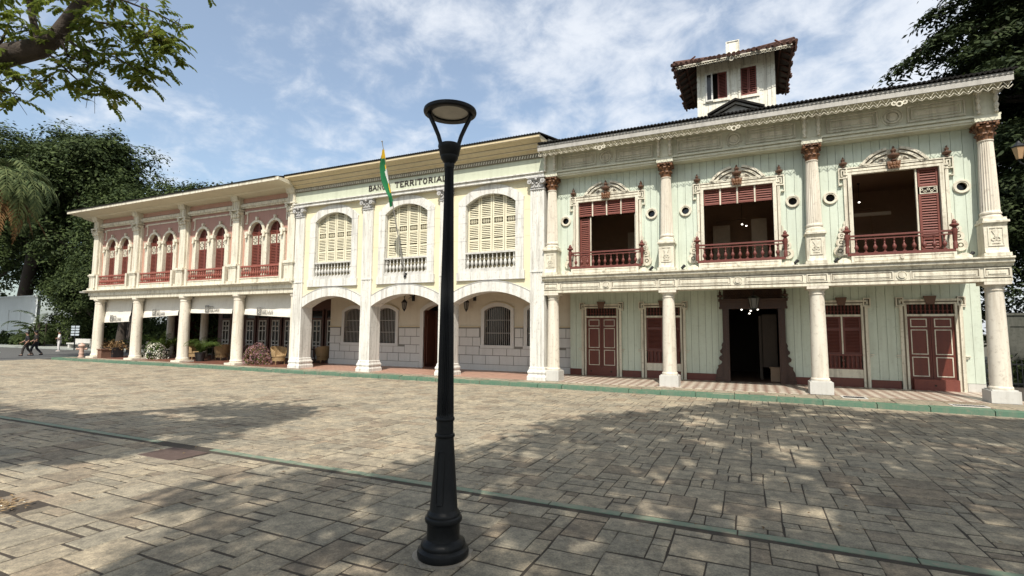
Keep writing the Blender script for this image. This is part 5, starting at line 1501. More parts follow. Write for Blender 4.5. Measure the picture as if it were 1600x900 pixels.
# ------------------------------------------------------------------ potted plants, shrubs and seats on the terrace
def frond(vs, fs, base, az, L, up, droop, n=16, leaf=.22, w=.022, seg=9):
    """one pinnate frond: arching rib carrying pairs of narrow leaflets"""
    base = Vector(base); h = Vector((math.cos(az), math.sin(az), 0)); pts = []
    ang = up
    p = base.copy(); st = L/n
    for k in range(n+1):
        pts.append(p.copy()); d = h*math.cos(ang)+Vector((0, 0, math.sin(ang))); p = p+d*st; ang -= droop/n*(1+.7*k/n)
    side = Vector((-h.y, h.x, 0))
    for k in range(n):                                      # rib
        a, b = pts[k], pts[k+1]; r_ = .012*L*(1-k/n)*.7+.003
        i = len(vs); vs += [a+side*r_, a-side*r_, b-side*r_*.9, b+side*r_*.9]; fs.append((i, i+1, i+2, i+3))
    for k in range(2, n+1):
        f = k/n; l = leaf*math.sin(pi*min(.97, .18+.80*f))**.8
        t = (pts[k]-pts[k-1]).normalized()
        for s in (-1, 1):
            for q in (0, .5):
                a = pts[k-1].lerp(pts[k], q); d = (side*s*.85+t*.75+Vector((0, 0, random.uniform(-.35, .05)))).normalized(); e = a+d*l*random.uniform(.85, 1.1)
                m = a.lerp(e, .45)+Vector((0, 0, .02*l)); wv = t*w
                e.z -= l*.25
                i = len(vs); vs += [a, m-wv, e, m+wv]; fs.append((i, i+1, i+2, i+3))
def raw(name, vs, fs, mat, parent=None, loc=None):
    me = bpy.data.meshes.new(name); me.from_pydata([tuple(v) for v in vs], [], fs); me.materials.append(mat)
    o = bpy.data.objects.new(name, me); COL.objects.link(o)
    if parent: o.parent = parent
    if loc is not None: o.location = loc
    return o
def potted_palm(x, y, h, n, seed, label, pr=.28):
    random.seed(seed)
    r = thing('potted_palm', label, 'potted palm', (x, y, .005), 'feathery palms in dark pots on the terrace')
    mb = MB(); mb.lathe(0, 0, [(pr*.72,0),(pr,.45),(pr*1.06,.46),(pr*1.06,.50),(pr*.92,.50),(pr*.9,.44)], 18); obj('pot', mb, M['pot'], r, loc=(0,0,0), smooth=True)
    vs = []; fs = []
    for k in range(n):
        frond(vs, fs, (random.uniform(-.08,.08), random.uniform(-.08,.08), .42), random.uniform(0, 2*pi), h*random.uniform(.7, 1.1), random.uniform(1.0, 1.45), random.uniform(1.0, 2.0), 11, .30, .016)
    raw('fronds', vs, fs, M['leaf_pot'], r, (0,0,0))
potted_palm(-26.1, 1.75, 2.0, 30, 3, 'bushy green potted palm rising behind the white flowering shrub', .30)
potted_palm(-21.75, 1.15, 1.75, 28, 5, 'tall feathery palm in a round dark pot beside the third column of the pink house')
potted_palm(-30.6, 2.6, 1.6, 18, 9, 'dark palm behind the planter box between the first two columns', .30)

def shrub(name, label, cat, x, y, rx, ry, rz, n, mats, shares, leaf, seed, group=None, zc=.0, stems=True):
    random.seed(seed); rng = np.random.default_rng(seed)
    r = thing(name, label, cat, (x, y, .005), group)
    names = ['foliage', 'blossom', 'dry_tuft']
    for mi, (mt, sh) in enumerate(zip(mats, shares)):
        k = int(n*sh); d = rng.normal(size=(k, 3)); d /= np.linalg.norm(d, axis=1)[:, None]; d[:, 2] = np.abs(d[:, 2])
        rad = rng.uniform(.55, 1.05, k)**.6*(1+.16*np.sin(d[:, 0]*7+seed)+.14*np.cos(d[:, 1]*9))
        if mi: rad = rad*.15+.9*(1+.12*np.sin(d[:, 0]*7+seed))
        c = d*rad[:, None]*np.array([rx, ry, rz])+np.array([0, 0, zc])
        leaves(names[mi], c, d+rng.normal(size=(k, 3))*.7, leaf*rng.uniform(.6, 1.3, k), M[mt] if isinstance(mt, str) else mt, r, rng)
    if stems:
        mb = MB()
        for k in range(9):
            a = random.uniform(0, 6.28); mb.tube([(0, 0, -.01), (rx*.3*math.cos(a), ry*.3*math.sin(a), rz*.4), (rx*.75*math.cos(a), ry*.75*math.sin(a), rz*.75)], .014, .005, seg=4)
        obj('stem', mb, M['bark'], r, loc=(0,0,0))
    return r
def leaves(name, c, nrm, size, mat, parent, rng, aspect=.5, loc=(0,0,0), droop=0):
    """leaf-shaped quads at centres c facing nrm"""
    k = len(c); nrm = nrm/np.maximum(1e-6, np.linalg.norm(nrm, axis=1))[:, None]
    t = rng.normal(size=(k, 3)); t[:, 2] -= droop; t -= nrm*(t*nrm).sum(1)[:, None]; t /= np.maximum(1e-6, np.linalg.norm(t, axis=1))[:, None]
    s = np.cross(nrm, t); size = np.broadcast_to(size, (k,))[:, None]
    V = np.empty((k, 4, 3)); V[:, 0] = c-t*size; V[:, 1] = c-s*size*aspect-t*size*.1+nrm*size*.12; V[:, 2] = c+t*size; V[:, 3] = c+s*size*aspect-t*size*.1+nrm*size*.12
    me = bpy.data.meshes.new(name); me.vertices.add(4*k); me.vertices.foreach_set('co', V.reshape(-1))
    me.loops.add(4*k); me.loops.foreach_set('vertex_index', np.arange(4*k, dtype=np.int32))
    me.polygons.add(k); me.polygons.foreach_set('loop_start', np.arange(0, 4*k, 4, dtype=np.int32))
    me.update(calc_edges=True); me.materials.append(mat)
    o = bpy.data.objects.new(name, me); COL.objects.link(o)
    if parent is not None: o.parent = parent
    if loc is not None: o.location = loc
    return o
shrub('flowering_shrub', 'low green shrub covered in white blossom between the second and third columns', 'shrub', -26.3, 1.2, .95, .6, .95, 1500, ['leaf_pot', 'flower_white'], [.5, .5], .055, 4)
shrub('bougainvillea', 'spreading dusty pink bougainvillea bush at the kerb side of the last awning', 'shrub', -17.15, 1.0, 1.15, .65, .98, 2600, ['dryleaf', 'flower_pink', 'leaf_pot'], [.35, .5, .15], .05, 6)
rp = thing('planter_box', 'dark rectangular planter box of dry brown plants behind the corner column', 'planter', (-30.05, 1.0, .005))
mb = MB(); mb.frame(-.6, .6, 0, .62, .05, -.3, .3); mb.box(-.55, .55, -.3, -.27, .05, .57); mb.box(-.55, .55, .27, .3, .05, .57); mb.box(-.55, .55, -.27, .27, .05, .52); obj('box', mb, M['pot'], rp, loc=(0,0,0), norm=False)
rng = np.random.default_rng(5); d = rng.normal(size=(700, 3))*np.array([.62, .28, .16])+np.array([-.25, 0, .70])
leaves('foliage', d, rng.normal(size=(700, 3)), .07, M['dryleaf'], rp, rng)
rp = thing('brick_planter', 'low reddish brick planter beside the corner column at the far end', 'planter', (-29.95, .35, .0))
mb = MB(); mb.box(-.12, .3, -.2, .35, 0, .50); mb.box(-.16, .34, -.24, .39, .50, .56); obj('wall', mb, M['brownplanter'], rp, loc=(0,0,0), norm=False)

# wicker armchairs: woven barrel back, arms, seat on four legs
def wicker_meshes():
    out = {}
    mb = MB(); mb.lathe(0, 0, [(.30,.38),(.33,.40),(.33,.46),(.29,.48)], 20); out['seat'] = mb
    mb = MB(); n = 22; rows = 16
    for rr in range(rows):
        f = rr/(rows-1)
        pts = []
        for k in range(n+1):
            a = -2.35+4.7*k/n; top = .92-.26*(abs(a)/2.35)**2.2; z = .40+(top-.40)*f
            R = .34+.06*f; pts.append((R*math.sin(a), R*math.cos(a), z))
        mb.tube(pts, .017, seg=5)
    for k in range(0, n+1, 2):
        a = -2.35+4.7*k/n; top = .92-.26*(abs(a)/2.35)**2.2
        mb.tube([(.335*math.sin(a), .335*math.cos(a), .40), (.40*math.sin(a), .40*math.cos(a), top)], .014, seg=5)
    out['backrest'] = mb
    mb = MB(); n = 24
    for z0 in (.18,.22,.26,.30,.34): mb.tube([(.31*math.cos(2*pi*k/n), .31*math.sin(2*pi*k/n), z0) for k in range(n+1)], .018, seg=5)
    out['apron'] = mb
    me = {}
    for k_, v_ in out.items():
        m_ = mesh_from(v_, k_); m_.materials.append(M['wicker']); fix_normals(m_); me[k_] = m_
    mb = MB(); mb.tube([(0,0,.40),(0,0,0)], .022, .018, seg=6); m_ = mesh_from(mb, 'leg'); m_.materials.append(M['wicker']); me['leg'] = m_
    return me
WM = wicker_meshes()
def chair(x, y, rz, label):
    r = thing('wicker_armchair', label, 'armchair', (x, y, .006), 'wicker armchairs on the terrace', rotz=rz)
    for k in ('seat', 'backrest', 'apron'): inst(WM[k], k, r, (0,0,0))
    for sx in (-1, 1):
        for sy in (-1, 1): inst(WM['leg'], 'leg', r, (sx*.22, sy*.22, 0))
chair(-23.5, 2.0, 1.3, 'wicker armchair nearest the dark pot of the tall feathery palm')
chair(-21.6, 2.35, -1.5, 'wicker armchair facing left between the palm pot and the fourth column')
chair(-15.95, 1.55, 1.2, 'pale wicker armchair close behind the pink bougainvillea bush')
chair(-15.25, 2.3, -.4, 'wicker armchair set back behind the one beside the bougainvillea')
chair(-14.75, 3.45, -1.9, 'wicker armchair in the left bank arch in front of the glazed doors')
chair(-21.9, 3.4, -2.2, 'wicker armchair at the back of the terrace by the dark glazed doors')
def table(x, y, label):
    r = thing('terrace_table', label, 'table', (x, y, .006), 'small dark tables on the terrace')
    mb = MB(); mb.lathe(0, 0, [(.36,.70),(.38,.71),(.38,.74),(.36,.745)], 24); obj('table_top', mb, M['tablewood'], r, loc=(0,0,0))
    mb = MB(); mb.lathe(0, 0, [(.045,.03),(.04,.3),(.045,.70)], 10); obj('pedestal', mb, M['tablewood'], r, loc=(0,0,0))
    mb = MB(); mb.lathe(0, 0, [(.24,0),(.24,.02),(.06,.04)], 16); obj('foot', mb, M['tablewood'], r, loc=(0,0,0))
table(-22.55, 2.45, 'round dark table between the two wicker armchairs by the palm pot')
table(-15.45, 3.55, 'round dark table beside the wicker armchair in the left bank arch')

# hydrant
r = thing('fire_hydrant', 'weathered pinkish cream fire hydrant with a domed cap on the pavement corner', 'hydrant', (-31.75, .10, .0))
mb = MB(); mb.lathe(0, 0, [(.17,0),(.17,.06),(.13,.07),(.125,.20),(.145,.22),(.145,.26),(.12,.28),(.12,.62),(.15,.64),(.15,.68)], 20); obj('barrel', mb, M['hydrant'], r, loc=(0,0,0), smooth=True)
mb = MB(); mb.lathe(0, 0, [(.19,.685),(.20,.71),(.185,.76),(.13,.83),(.05,.86),(.045,.90),(.0,.91)], 20); obj('cap', mb, M['hydrant'], r, loc=(0,0,0), smooth=True)
for a_, nm in ((-2.0, 'nozzle'), (.9, 'nozzle')):
    mb = MB(); mb.tube([(.11*math.cos(a_), .11*math.sin(a_), .52), (.24*math.cos(a_), .24*math.sin(a_), .52)], .065, .06, seg=12); mb.tube([(.24*math.cos(a_), .24*math.sin(a_), .52), (.28*math.cos(a_), .28*math.sin(a_), .52)], .078, seg=12); obj(nm, mb, M['hydrant'], r, loc=(0,0,0), smooth=True)

# ------------------------------------------------------------------ far left: wall, hedge, signpost, bench
r = thing('white_building', 'long low blank white building with a faint bricked-up door among the trees', 'building', (-75, 13, 0), world=True)
mb = MB(); mb.prismz([(-110, 10.8), (-63.8, 10.8), (-66.5, 12.2), (-110, 12.2)], -.2, 5.2); wl = obj('wall', mb, M['wallgrey'], r)
mb = MB(); mb.prismz([(-110, 10.65), (-63.6, 10.65), (-66.5, 12.3), (-110, 12.3)], 5.2, 5.36); obj('roof_edge', mb, M['wallgrey'], r)
mb = MB(); mb.frame(-70.0, -67.2, .4, 3.9, .10, 10.74, 10.8); obj('blind_door', mb, M['wallgrey'], r)
for k, x in enumerate((-69.6, -65.9, -63.2)):
    shrub('clipped_bush', ['round clipped bush left of the iron bench by the white building', 'round clipped bush against the middle of the white building', 'clipped bush at the right end of the white building'][k], 'bush', x+1.2, 9.9, 1.0, .8, 1.25, 1300, ['leaf_far'], [1], .14, 20+k, 'clipped bushes along the white building')
r = thing('iron_bench', 'dark iron bench with upright slats standing before the white building', 'bench', (-60.3, 9.2, -.13))
mb = MB(); mb.box(-1.2, 1.2, .22, .26, .85, .95); mb.box(-1.2, 1.2, .2, .24, .40, .46)
for k in range(13): mb.box(-1.15+k*.19, -1.10+k*.19, .215, .245, .46, .85)
obj('backrest', mb, M['iron'], r, loc=(0,0,0)); mb = MB(); mb.box(-1.2, 1.2, -.25, .19, .42, .46); obj('seat', mb, M['iron'], r, loc=(0,0,0))
for x in (-1.1, 0, 1.1): mb = MB(); mb.box(x-.03, x+.03, -.22, -.17, 0, .42); mb.box(x-.03, x+.03, .2, .25, 0, .42); obj('leg', mb, M['iron'], r, loc=(0,0,0))
r = thing('signpost', 'dark signpost carrying rows of short pale direction boards under the trees', 'signpost', (-47.6, 7.0, -.13))
mb = MB(); mb.tube([(0,0,-.05),(0,0,2.25)], .05, seg=8); obj('post', mb, M['iron'], r, loc=(0,0,0))
for k in range(4):
    for s in (-1, 1):
        mb = MB(); z = 1.28+k*.235; mb.prism([(s*.07, z), (s*.62, z), (s*.66, z+.08), (s*.62, z+.16), (s*.07, z+.16)], -.03, .0); obj('sign_board', mb, M['signpale'], r, loc=(0,0,0))
r = thing('stone_bench', 'low grey stone bench with a back slab behind the person in white', 'bench', (-49.2, 8.0, -.02))
mb = MB(); mb.box(-1.3, 1.3, -.3, .3, .36, .48); obj('seat', mb, M['block'], r, loc=(0,0,0)); mb = MB(); mb.box(-1.3, 1.3, .31, .42, .0, .85); obj('backrest', mb, M['block'], r, loc=(0,0,0))
for x in (-1, 1): mb = MB(); mb.box(x-.12, x+.12, -.26, .28, 0, .36); obj('support', mb, M['block'], r, loc=(0,0,0))

# ------------------------------------------------------------------ people
def person(label, x, y, rz, z, pose, top, bottom, s=1.0):
    r = thing('person', label, 'person', (x, y, z), rotz=rz)
    J = dict(pel=(0,0,.93), sp=(0,-.01,1.12), ch=(0,0,1.32), nk=(0,.0,1.47), hd0=(0,.01,1.55), hd=(0,.02,1.66))
    J.update(pose)
    chain = [('pel','sp'),('sp','ch'),('ch','nk'),('nk','hd0'),('hd0','hd')]
    for s_ in ('l','r'):
        chain += [('ch','sh'+s_),('sh'+s_,'el'+s_),('el'+s_,'wr'+s_),('wr'+s_,'ha'+s_),('pel','hp'+s_),('hp'+s_,'kn'+s_),('kn'+s_,'an'+s_),('an'+s_,'to'+s_)]
    R = dict(pel=.135, sp=.125, ch=.145, nk=.06, hd0=.085, hd=.092, sh=.068, el=.046, wr=.034, ha=.036, hp=.095, kn=.062, an=.042, to=.036)
    def skin(name, keys, edges, mat, parent, grow=0., root=0):
        idx = {k: i for i, k in enumerate(keys)}
        me = bpy.data.meshes.new(name); me.from_pydata([tuple(c*s for c in J[k]) for k in keys], [(idx[a], idx[b]) for a, b in edges], [])
        o = bpy.data.objects.new(name, me); COL.objects.link(o); o.parent = parent
        m_ = o.modifiers.new('skin', 'SKIN'); m_.use_smooth_shade = True
        for i, k in enumerate(keys):
            rr = (R.get(k) or R.get(k[:-1]))*s+grow; me.skin_vertices[0].data[i].radius = (rr, rr)
        me.skin_vertices[0].data[root].use_root = True
        sb = o.modifiers.new('sub', 'SUBSURF'); sb.levels = 1; sb.render_levels = 2
        me.materials.append(mat); return o
    keys = list(J.keys())
    b = skin('body', keys, chain, M['skin'], r, 0, keys.index('pel'))
    tk = ['ch','sp','pel','nk','shl','ell','shr','elr']
    skin('shirt', tk, [('pel','sp'),('sp','ch'),('ch','nk'),('ch','shl'),('shl','ell'),('ch','shr'),('shr','elr')], M[top], r, .022)
    pk = ['pel','hpl','knl','anl','hpr','knr','anr']
    skin('trousers', pk, [('pel','hpl'),('hpl','knl'),('knl','anl'),('pel','hpr'),('hpr','knr'),('knr','anr')], M[bottom], r, .020)
    mb = MB(); h = Vector(J['hd'])*s; mb.ball((h.x, h.y-.02, h.z+.02), (.102*s, .112*s, .115*s), 12, 8); mb2 = MB()
    hr = obj('hair', mb, M['hair'], r, loc=(0,0,0), smooth=True)
    mb = MB(); hy = h.y+.095*s; mb.ball((h.x, hy, h.z-.02), (.018, .028, .03), 6, 5); obj('nose', mb, M['skin'], r, loc=(0,0,0), smooth=True)
    for q in ('l', 'r'):
        a, t_ = Vector(J['an'+q])*s, Vector(J['to'+q])*s
        mb = MB(); mb.tube([a+Vector((0,-.05,-.035)), (a+t_)/2+Vector((0,0,-.02)), t_+Vector((0,0.02,-.005))], .052, .042, seg=8); obj('shoe', mb, M['clothdark'] if top != 'clothwhite' else M['clothwhite'], r, loc=(0,0,0), smooth=True)
        ha = Vector(J['ha'+q])*s; wr = Vector(J['wr'+q])*s; dd = (ha-wr).normalized()
        mb = MB(); u = dd.cross(Vector((0,0,1))); u = u.normalized() if u.length > .1 else Vector((1,0,0)); w_ = dd.cross(u)
        for k_ in range(4): st_ = ha+u*(.018*(k_-1.5)); mb.tube([st_-dd*.02, st_+dd*(.05+.008*(1-abs(k_-1.5))), st_+dd*.085+w_*.02], .009, .006, seg=5)
        mb.tube([wr+u*.02+dd*.03, wr+u*.05+dd*.065, wr+u*.045+dd*.095], .010, .007, seg=5)
        obj('fingers', mb, M['skin'], r, loc=(0,0,0), smooth=True)
walk = dict(shl=(-.18,0,1.40), ell=(-.23,-.10,1.14), wrl=(-.20,.05,.92), hal=(-.19,.10,.85), shr=(.18,0,1.40), elr=(.23,.08,1.14), wrr=(.18,.26,1.0), har=(.16,.33,.97),
            hpl=(-.09,0,.88), knl=(-.10,.20,.50), anl=(-.10,.22,.09), tol=(-.11,.38,.045), hpr=(.09,0,.88), knr=(.10,-.06,.47), anr=(.10,-.36,.12), tor=(.11,-.22,.04))
stand = dict(shl=(-.18,0,1.40), ell=(-.27,.02,1.16), wrl=(-.10,.20,1.14), hal=(-.02,.22,1.15), shr=(.18,0,1.40), elr=(.27,.02,1.16), wrr=(.10,.18,1.10), har=(.03,.21,1.10),
            hpl=(-.09,0,.88), knl=(-.12,.02,.48), anl=(-.15,0,.08), tol=(-.17,.16,.035), hpr=(.09,0,.88), knr=(.12,.03,.48), anr=(.16,-.02,.08), tor=(.19,.14,.035))
person('person in dark clothes walking to the left with a leg stretched back, nearest the plaza', -39.4, .42, 2.76, -.135, walk, 'clothdark', 'clothbrown', .96)
person('person in dark clothes walking just behind the first walker, half hidden', -39.75, 1.05, 2.6, -.135, walk, 'clothbrown', 'clothdark', 1.0)
person('person dressed all in white standing with folded arms on the far pavement', -45.6, 5.0, 2.7, -.135, stand, 'clothwhite', 'clothwhite', .96)
# ------------------------------------------------------------------ trees
def crown_points(rng, blobs, n, lo=.55):
    w = np.array([(b[3]*b[4]+b[4]*b[5]+b[3]*b[5]) for b in blobs]); w = w/w.sum()
    idx = rng.choice(len(blobs), n, p=w); B = np.array(blobs)[idx]
    d = rng.normal(size=(n, 3)); d /= np.linalg.norm(d, axis=1)[:, None]
    ph = idx*1.7
    lump = 1+.13*np.sin(d[:, 0]*5+ph)+.13*np.cos(d[:, 1]*6+ph*1.3)+.10*np.sin(d[:, 2]*8+ph)
    rad = rng.uniform(lo, 1.0, n)**.7*lump
    return B[:, :3]+d*B[:, 3:6]*rad[:, None], d
def tree(name, label, base, trunk_top, tr, blobs, n, leaf, mat, seed, group=None, limbs=6, clump=95, spread=None, lo=.62, aspect=.5, up=.9, droop=.0):
    spread = spread or leaf*3.6
    rng = np.random.default_rng(seed); random.seed(seed)
    r = thing(name, label, 'tree', base, group, world=True)
    n = int(n*2.1); k = n//clump
    c, d = crown_points(rng, blobs, k, lo)
    leaf = leaf*.62; sp_ = spread*rng.uniform(.6, 1.25, k)
    c = np.repeat(c, clump, 0); d = np.repeat(d, clump, 0); sp_ = np.repeat(sp_, clump)[:, None]
    o_ = rng.normal(size=c.shape)*np.array([.62, .62, .30]); o_[:, 2] -= .35*(o_[:, 0]**2+o_[:, 1]**2)
    c = c+o_*sp_; nr = d*.35+o_*np.array([.5, .5, .8])+rng.normal(size=d.shape)*.32+np.array([0, 0, up])
    leaves('crown', c, nr, leaf*rng.uniform(.65, 1.3, len(c)), M[mat], r, rng, aspect, tuple(-q for q in base), droop)
    mb = MB(); b = Vector(base); t = Vector(trunk_top); m_ = b.lerp(t, .5)+Vector((random.uniform(-.3,.3), random.uniform(-.3,.3), 0))
    mb.tube([b-Vector((0,0,.3)), b+Vector((0,0,.3)), m_, t], lambda f: tr*(1.5-.9*min(1, f*3)+.0) if f < .33 else tr*(1-.45*(f-.33)), seg=10)
    bl = sorted(blobs, key=lambda q: -q[3])[:limbs]
    for q in bl:
        e = Vector(q[:3]); s_ = t-Vector((0, 0, random.uniform(0, .25)*(t.z-b.z))); mm = s_.lerp(e, .5)+Vector((0, 0, -.06*(e-s_).length))
        mb.tube([s_, mm, e], tr*.5, tr*.14, seg=6)
        for j in range(2):
            f = e+Vector((random.uniform(-.7,.7)*q[3], random.uniform(-.7,.7)*q[4], random.uniform(-.2,.6)*q[5])); mb.tube([mm.lerp(e, random.uniform(.1,.8)), f], tr*.16, tr*.05, seg=5)
    obj('trunk', mb, M['bark'], r, smooth=True)
    return r
def cluster(cx, cy, cz, rx, ry, rz, n, seed, sub=.42):
    rg = random.Random(seed); out = [(cx, cy, cz, rx*.72, ry*.72, rz*.72)]
    for k in range(n):
        a = rg.uniform(0, 2*pi); e = rg.uniform(-.35, 1.1); s = rg.uniform(.75, 1.2)*sub
        out.append((cx+rx*.62*math.cos(a)*math.cos(e), cy+ry*.62*math.sin(a)*math.cos(e), cz+rz*.66*math.sin(e), rx*s, ry*s, rz*s*.75))
    return out
G1 = 'dark trees behind the pink house'
tree('broad_tree', 'tallest dark broadleaf tree, its round top at the left behind the palm', (-77, 15, -.2), (-76, 15, 12), .9, cluster(-77, 15, 18.5, 12.5, 9, 10.5, 16, 1), 30000, .36, 'leaf_far', 31, G1)
tree('broad_tree', 'dark broadleaf tree whose rounded shoulder slopes down towards the pink roof', (-61, 14, -.2), (-61, 14, 9), .8, cluster(-61.5, 14, 14.8, 8.5, 8, 10.6, 14, 2), 26000, .32, 'leaf_far', 32, G1)
tree('broad_tree', 'dark broadleaf tree stepping down close to the corner of the pink roof', (-50.5, 14, -.2), (-50.5, 14, 7), .6, cluster(-50.8, 14, 11.2, 5.9, 6, 7.4, 12, 3), 20000, .27, 'leaf_far', 33, G1)
tree('broad_tree', 'small dark treetop showing just above the left end of the pink roof', (-45, 17, -.2), (-45, 17, 8), .5, cluster(-45.5, 17, 12.6, 7.5, 5, 5.2, 14, 4), 16000, .27, 'leaf_far', 34, G1)
tree('broad_tree', 'dark feathery tree with layered boughs reaching out to the corner of the pink house', (-45.5, 9.5, -.2), (-45.5, 9.5, 5), .4, cluster(-45.2, 9.5, 8.2, 5.6, 4.2, 4.6, 14, 5), 18000, .22, 'leaf_far', 35, G1)
tree('broad_tree', 'low dense dark tree behind the person in white', (-53.5, 11.5, -.2), (-53.5, 11.5, 3), .35, cluster(-53.5, 11.5, 5.4, 5.2, 3.2, 4.8, 12, 6), 15000, .22, 'leaf_far', 36, G1)
tree('broad_tree', 'low dark tree standing against the end wall of the pink house', (-36.4, 10.5, -.2), (-36.6, 10.5, 3), .3, cluster(-36.6, 10.8, 5.2, 3.9, 3.4, 4.8, 12, 7), 13000, .19, 'leaf_far', 37, G1)
tree('broad_tree', 'dark tree rising over the white building at the left edge', (-73, 19, -.2), (-73, 19, 5), .5, cluster(-74, 19, 9, 9, 4, 5, 12, 8), 14000, .30, 'leaf_far', 38, G1)
tree('broad_tree', 'dark tree filling the gap right of the white building', (-60.5, 17, -.2), (-60.5, 17, 4), .45, cluster(-60.5, 17.5, 7, 7, 3.5, 6.2, 12, 9), 15000, .28, 'leaf_far', 39, G1)
tree('broad_tree', 'dark tree whose low boughs hang over the roof of the white building', (-78, 5.5, -.2), (-76, 5.5, 6), .4, cluster(-69, 5.5, 9.6, 7.5, 3.2, 3.4, 14, 13), 16000, .24, 'leaf_far', 40, G1)
tree('broad_tree', 'low bushy dark tree closing the gap beyond the right end of the white building', (-57, 15.5, -.2), (-57, 15.5, 3), .3, cluster(-58, 15.5, 4.6, 7.5, 2.2, 5.0, 14, 19), 16000, .22, 'leaf_far', 42, G1)
tree('broad_tree', 'dark wall of foliage rising behind the palm at the left edge', (-92, 16, -.2), (-92, 16, 9), .7, cluster(-92, 16, 13, 13, 6, 12, 14, 14), 16000, .36, 'leaf_far', 41, G1)
for k, (x, y, l) in enumerate(((-46.6, 10.8, 'slim bare trunk leaning beside the signpost'), (-39.2, 7.0, 'thick dark trunk just left of the corner column of the pink house'))):
    r = thing('tree_trunk', l, 'tree', (x, y, -.2), world=True); mb = MB(); mb.tube([(x, y, -.3), (x+.25, y, 2.2), (x+.9, y+.2, 5.5), (x+1.0, y+.3, 8)], .34, .18, seg=10); obj('trunk', mb, M['bark'], r, smooth=True)
    rg = np.random.default_rng(60+k); cc = rg.normal(size=(2500, 3))*np.array([1.6, 1.3, 1.0])+np.array([x+1.0, y+.3, 7.6]); leaves('crown', cc, rg.normal(size=(2500, 3))+np.array([0,0,.5]), .20, M['leaf_far'], r, rg, .5, (-x, -y, .2))

# areca thicket by the white building
random.seed(41)
r = thing('areca_palm', 'clump of feathery palms growing in front of the right end of the white building', 'palm', (-58.6, 9.0, -.15))
vs = []; fs = []
for k in range(34): frond(vs, fs, (random.uniform(-1.1, 1.1), random.uniform(-.6, .6), random.uniform(0, 2.2)), random.uniform(0, 6.28), random.uniform(2.0, 3.4), random.uniform(.7, 1.35), random.uniform(1.0, 2.0), 12, .62, .05)
raw('crown', vs, fs, M['leaf_far'], r, (0,0,0))  # darker leaf colour stands in for the shade over this clump
mb = MB()
for k in range(9): x, y = random.uniform(-1,1), random.uniform(-.5,.5); mb.tube([(x, y, -.05), (x*1.1, y*1.1, 2.4)], .06, .045, seg=6)
obj('stem', mb, M['bark'], r, loc=(0,0,0))

# tall feather palm at the left
random.seed(12)
pc = Vector((-35.6, -3.2, 11.2))
r = thing('palm_tree', 'tall feather palm at the left edge with drooping fronds and a brown dead skirt', 'palm', (-36.0, -3.6, -.15), world=True)
mb = MB(); mb.tube([(-36.0, -3.6, -.3), (-36.0, -3.6, .4), (-35.8, -3.4, 6), tuple(pc)], lambda f: .30-.12*f, seg=12); obj('trunk', mb, M['bark'], r, smooth=True)
vs = []; fs = []
for k in range(26):
    u = random.uniform(-.35, 1.25)
    frond(vs, fs, pc+Vector((0, 0, random.uniform(-.3, .3))), random.uniform(0, 2*pi), random.uniform(3.8, 4.9), u, random.uniform(1.6, 2.5), 12, .85, .085)
for az in (.45, .75, .15, 1.0, .6, -.1, .35, .85): frond(vs, fs, pc, az-.35, random.uniform(4.4, 5.4), random.uniform(-.1, .55), random.uniform(1.7, 2.2), 13, .9, .09)
raw('crown', vs, fs, M['leaf_palm'], r, (36.0, 3.6, .15))
vs = []; fs = []
for k in range(16): frond(vs, fs, pc+Vector((.25, .05, -.4)), random.uniform(-.9, 1.6), random.uniform(3.0, 4.6), random.uniform(-1.1, -.5), random.uniform(.4, 1.0), 12, .5, .07)
raw('dead_fronds', vs, fs, M['leaf_dead'], r, (36.0, 3.6, .15))

# right hand trees, fence, wall, lantern post
shrub('hedge', 'dark hedge closing the back of the terrace behind the first two awnings', 'hedge', -29.5, 7.6, 5.5, 1.3, 3.4, 7000, ['leaf_far'], [1], .12, 78)
for k, (hx, hl) in enumerate(((-50, 'low dark hedge closing the far pavement behind the signpost'), (-40.5, 'low dark hedge seen between the columns under the first awning'), (-62, 'low dark hedge right of the white building'))):
    shrub('hedge', hl, 'hedge', hx, 13.2, 6.2, 1.3, 3.6, 8000, ['leaf_far'], [1], .15, 90+k)
G2 = 'dark trees behind the mint house'
def layered(cx, cy, specs, seed):
    rg = random.Random(seed); out = []
    for (z, R, t) in specs:
        for k in range(9):
            a = rg.uniform(0, 2*pi); f = rg.uniform(.25, .95)
            out.append((cx+R*f*math.cos(a), cy+R*f*math.sin(a), z+rg.uniform(-.5,.5)-f*.5, R*.40, R*.40, t))
    return out
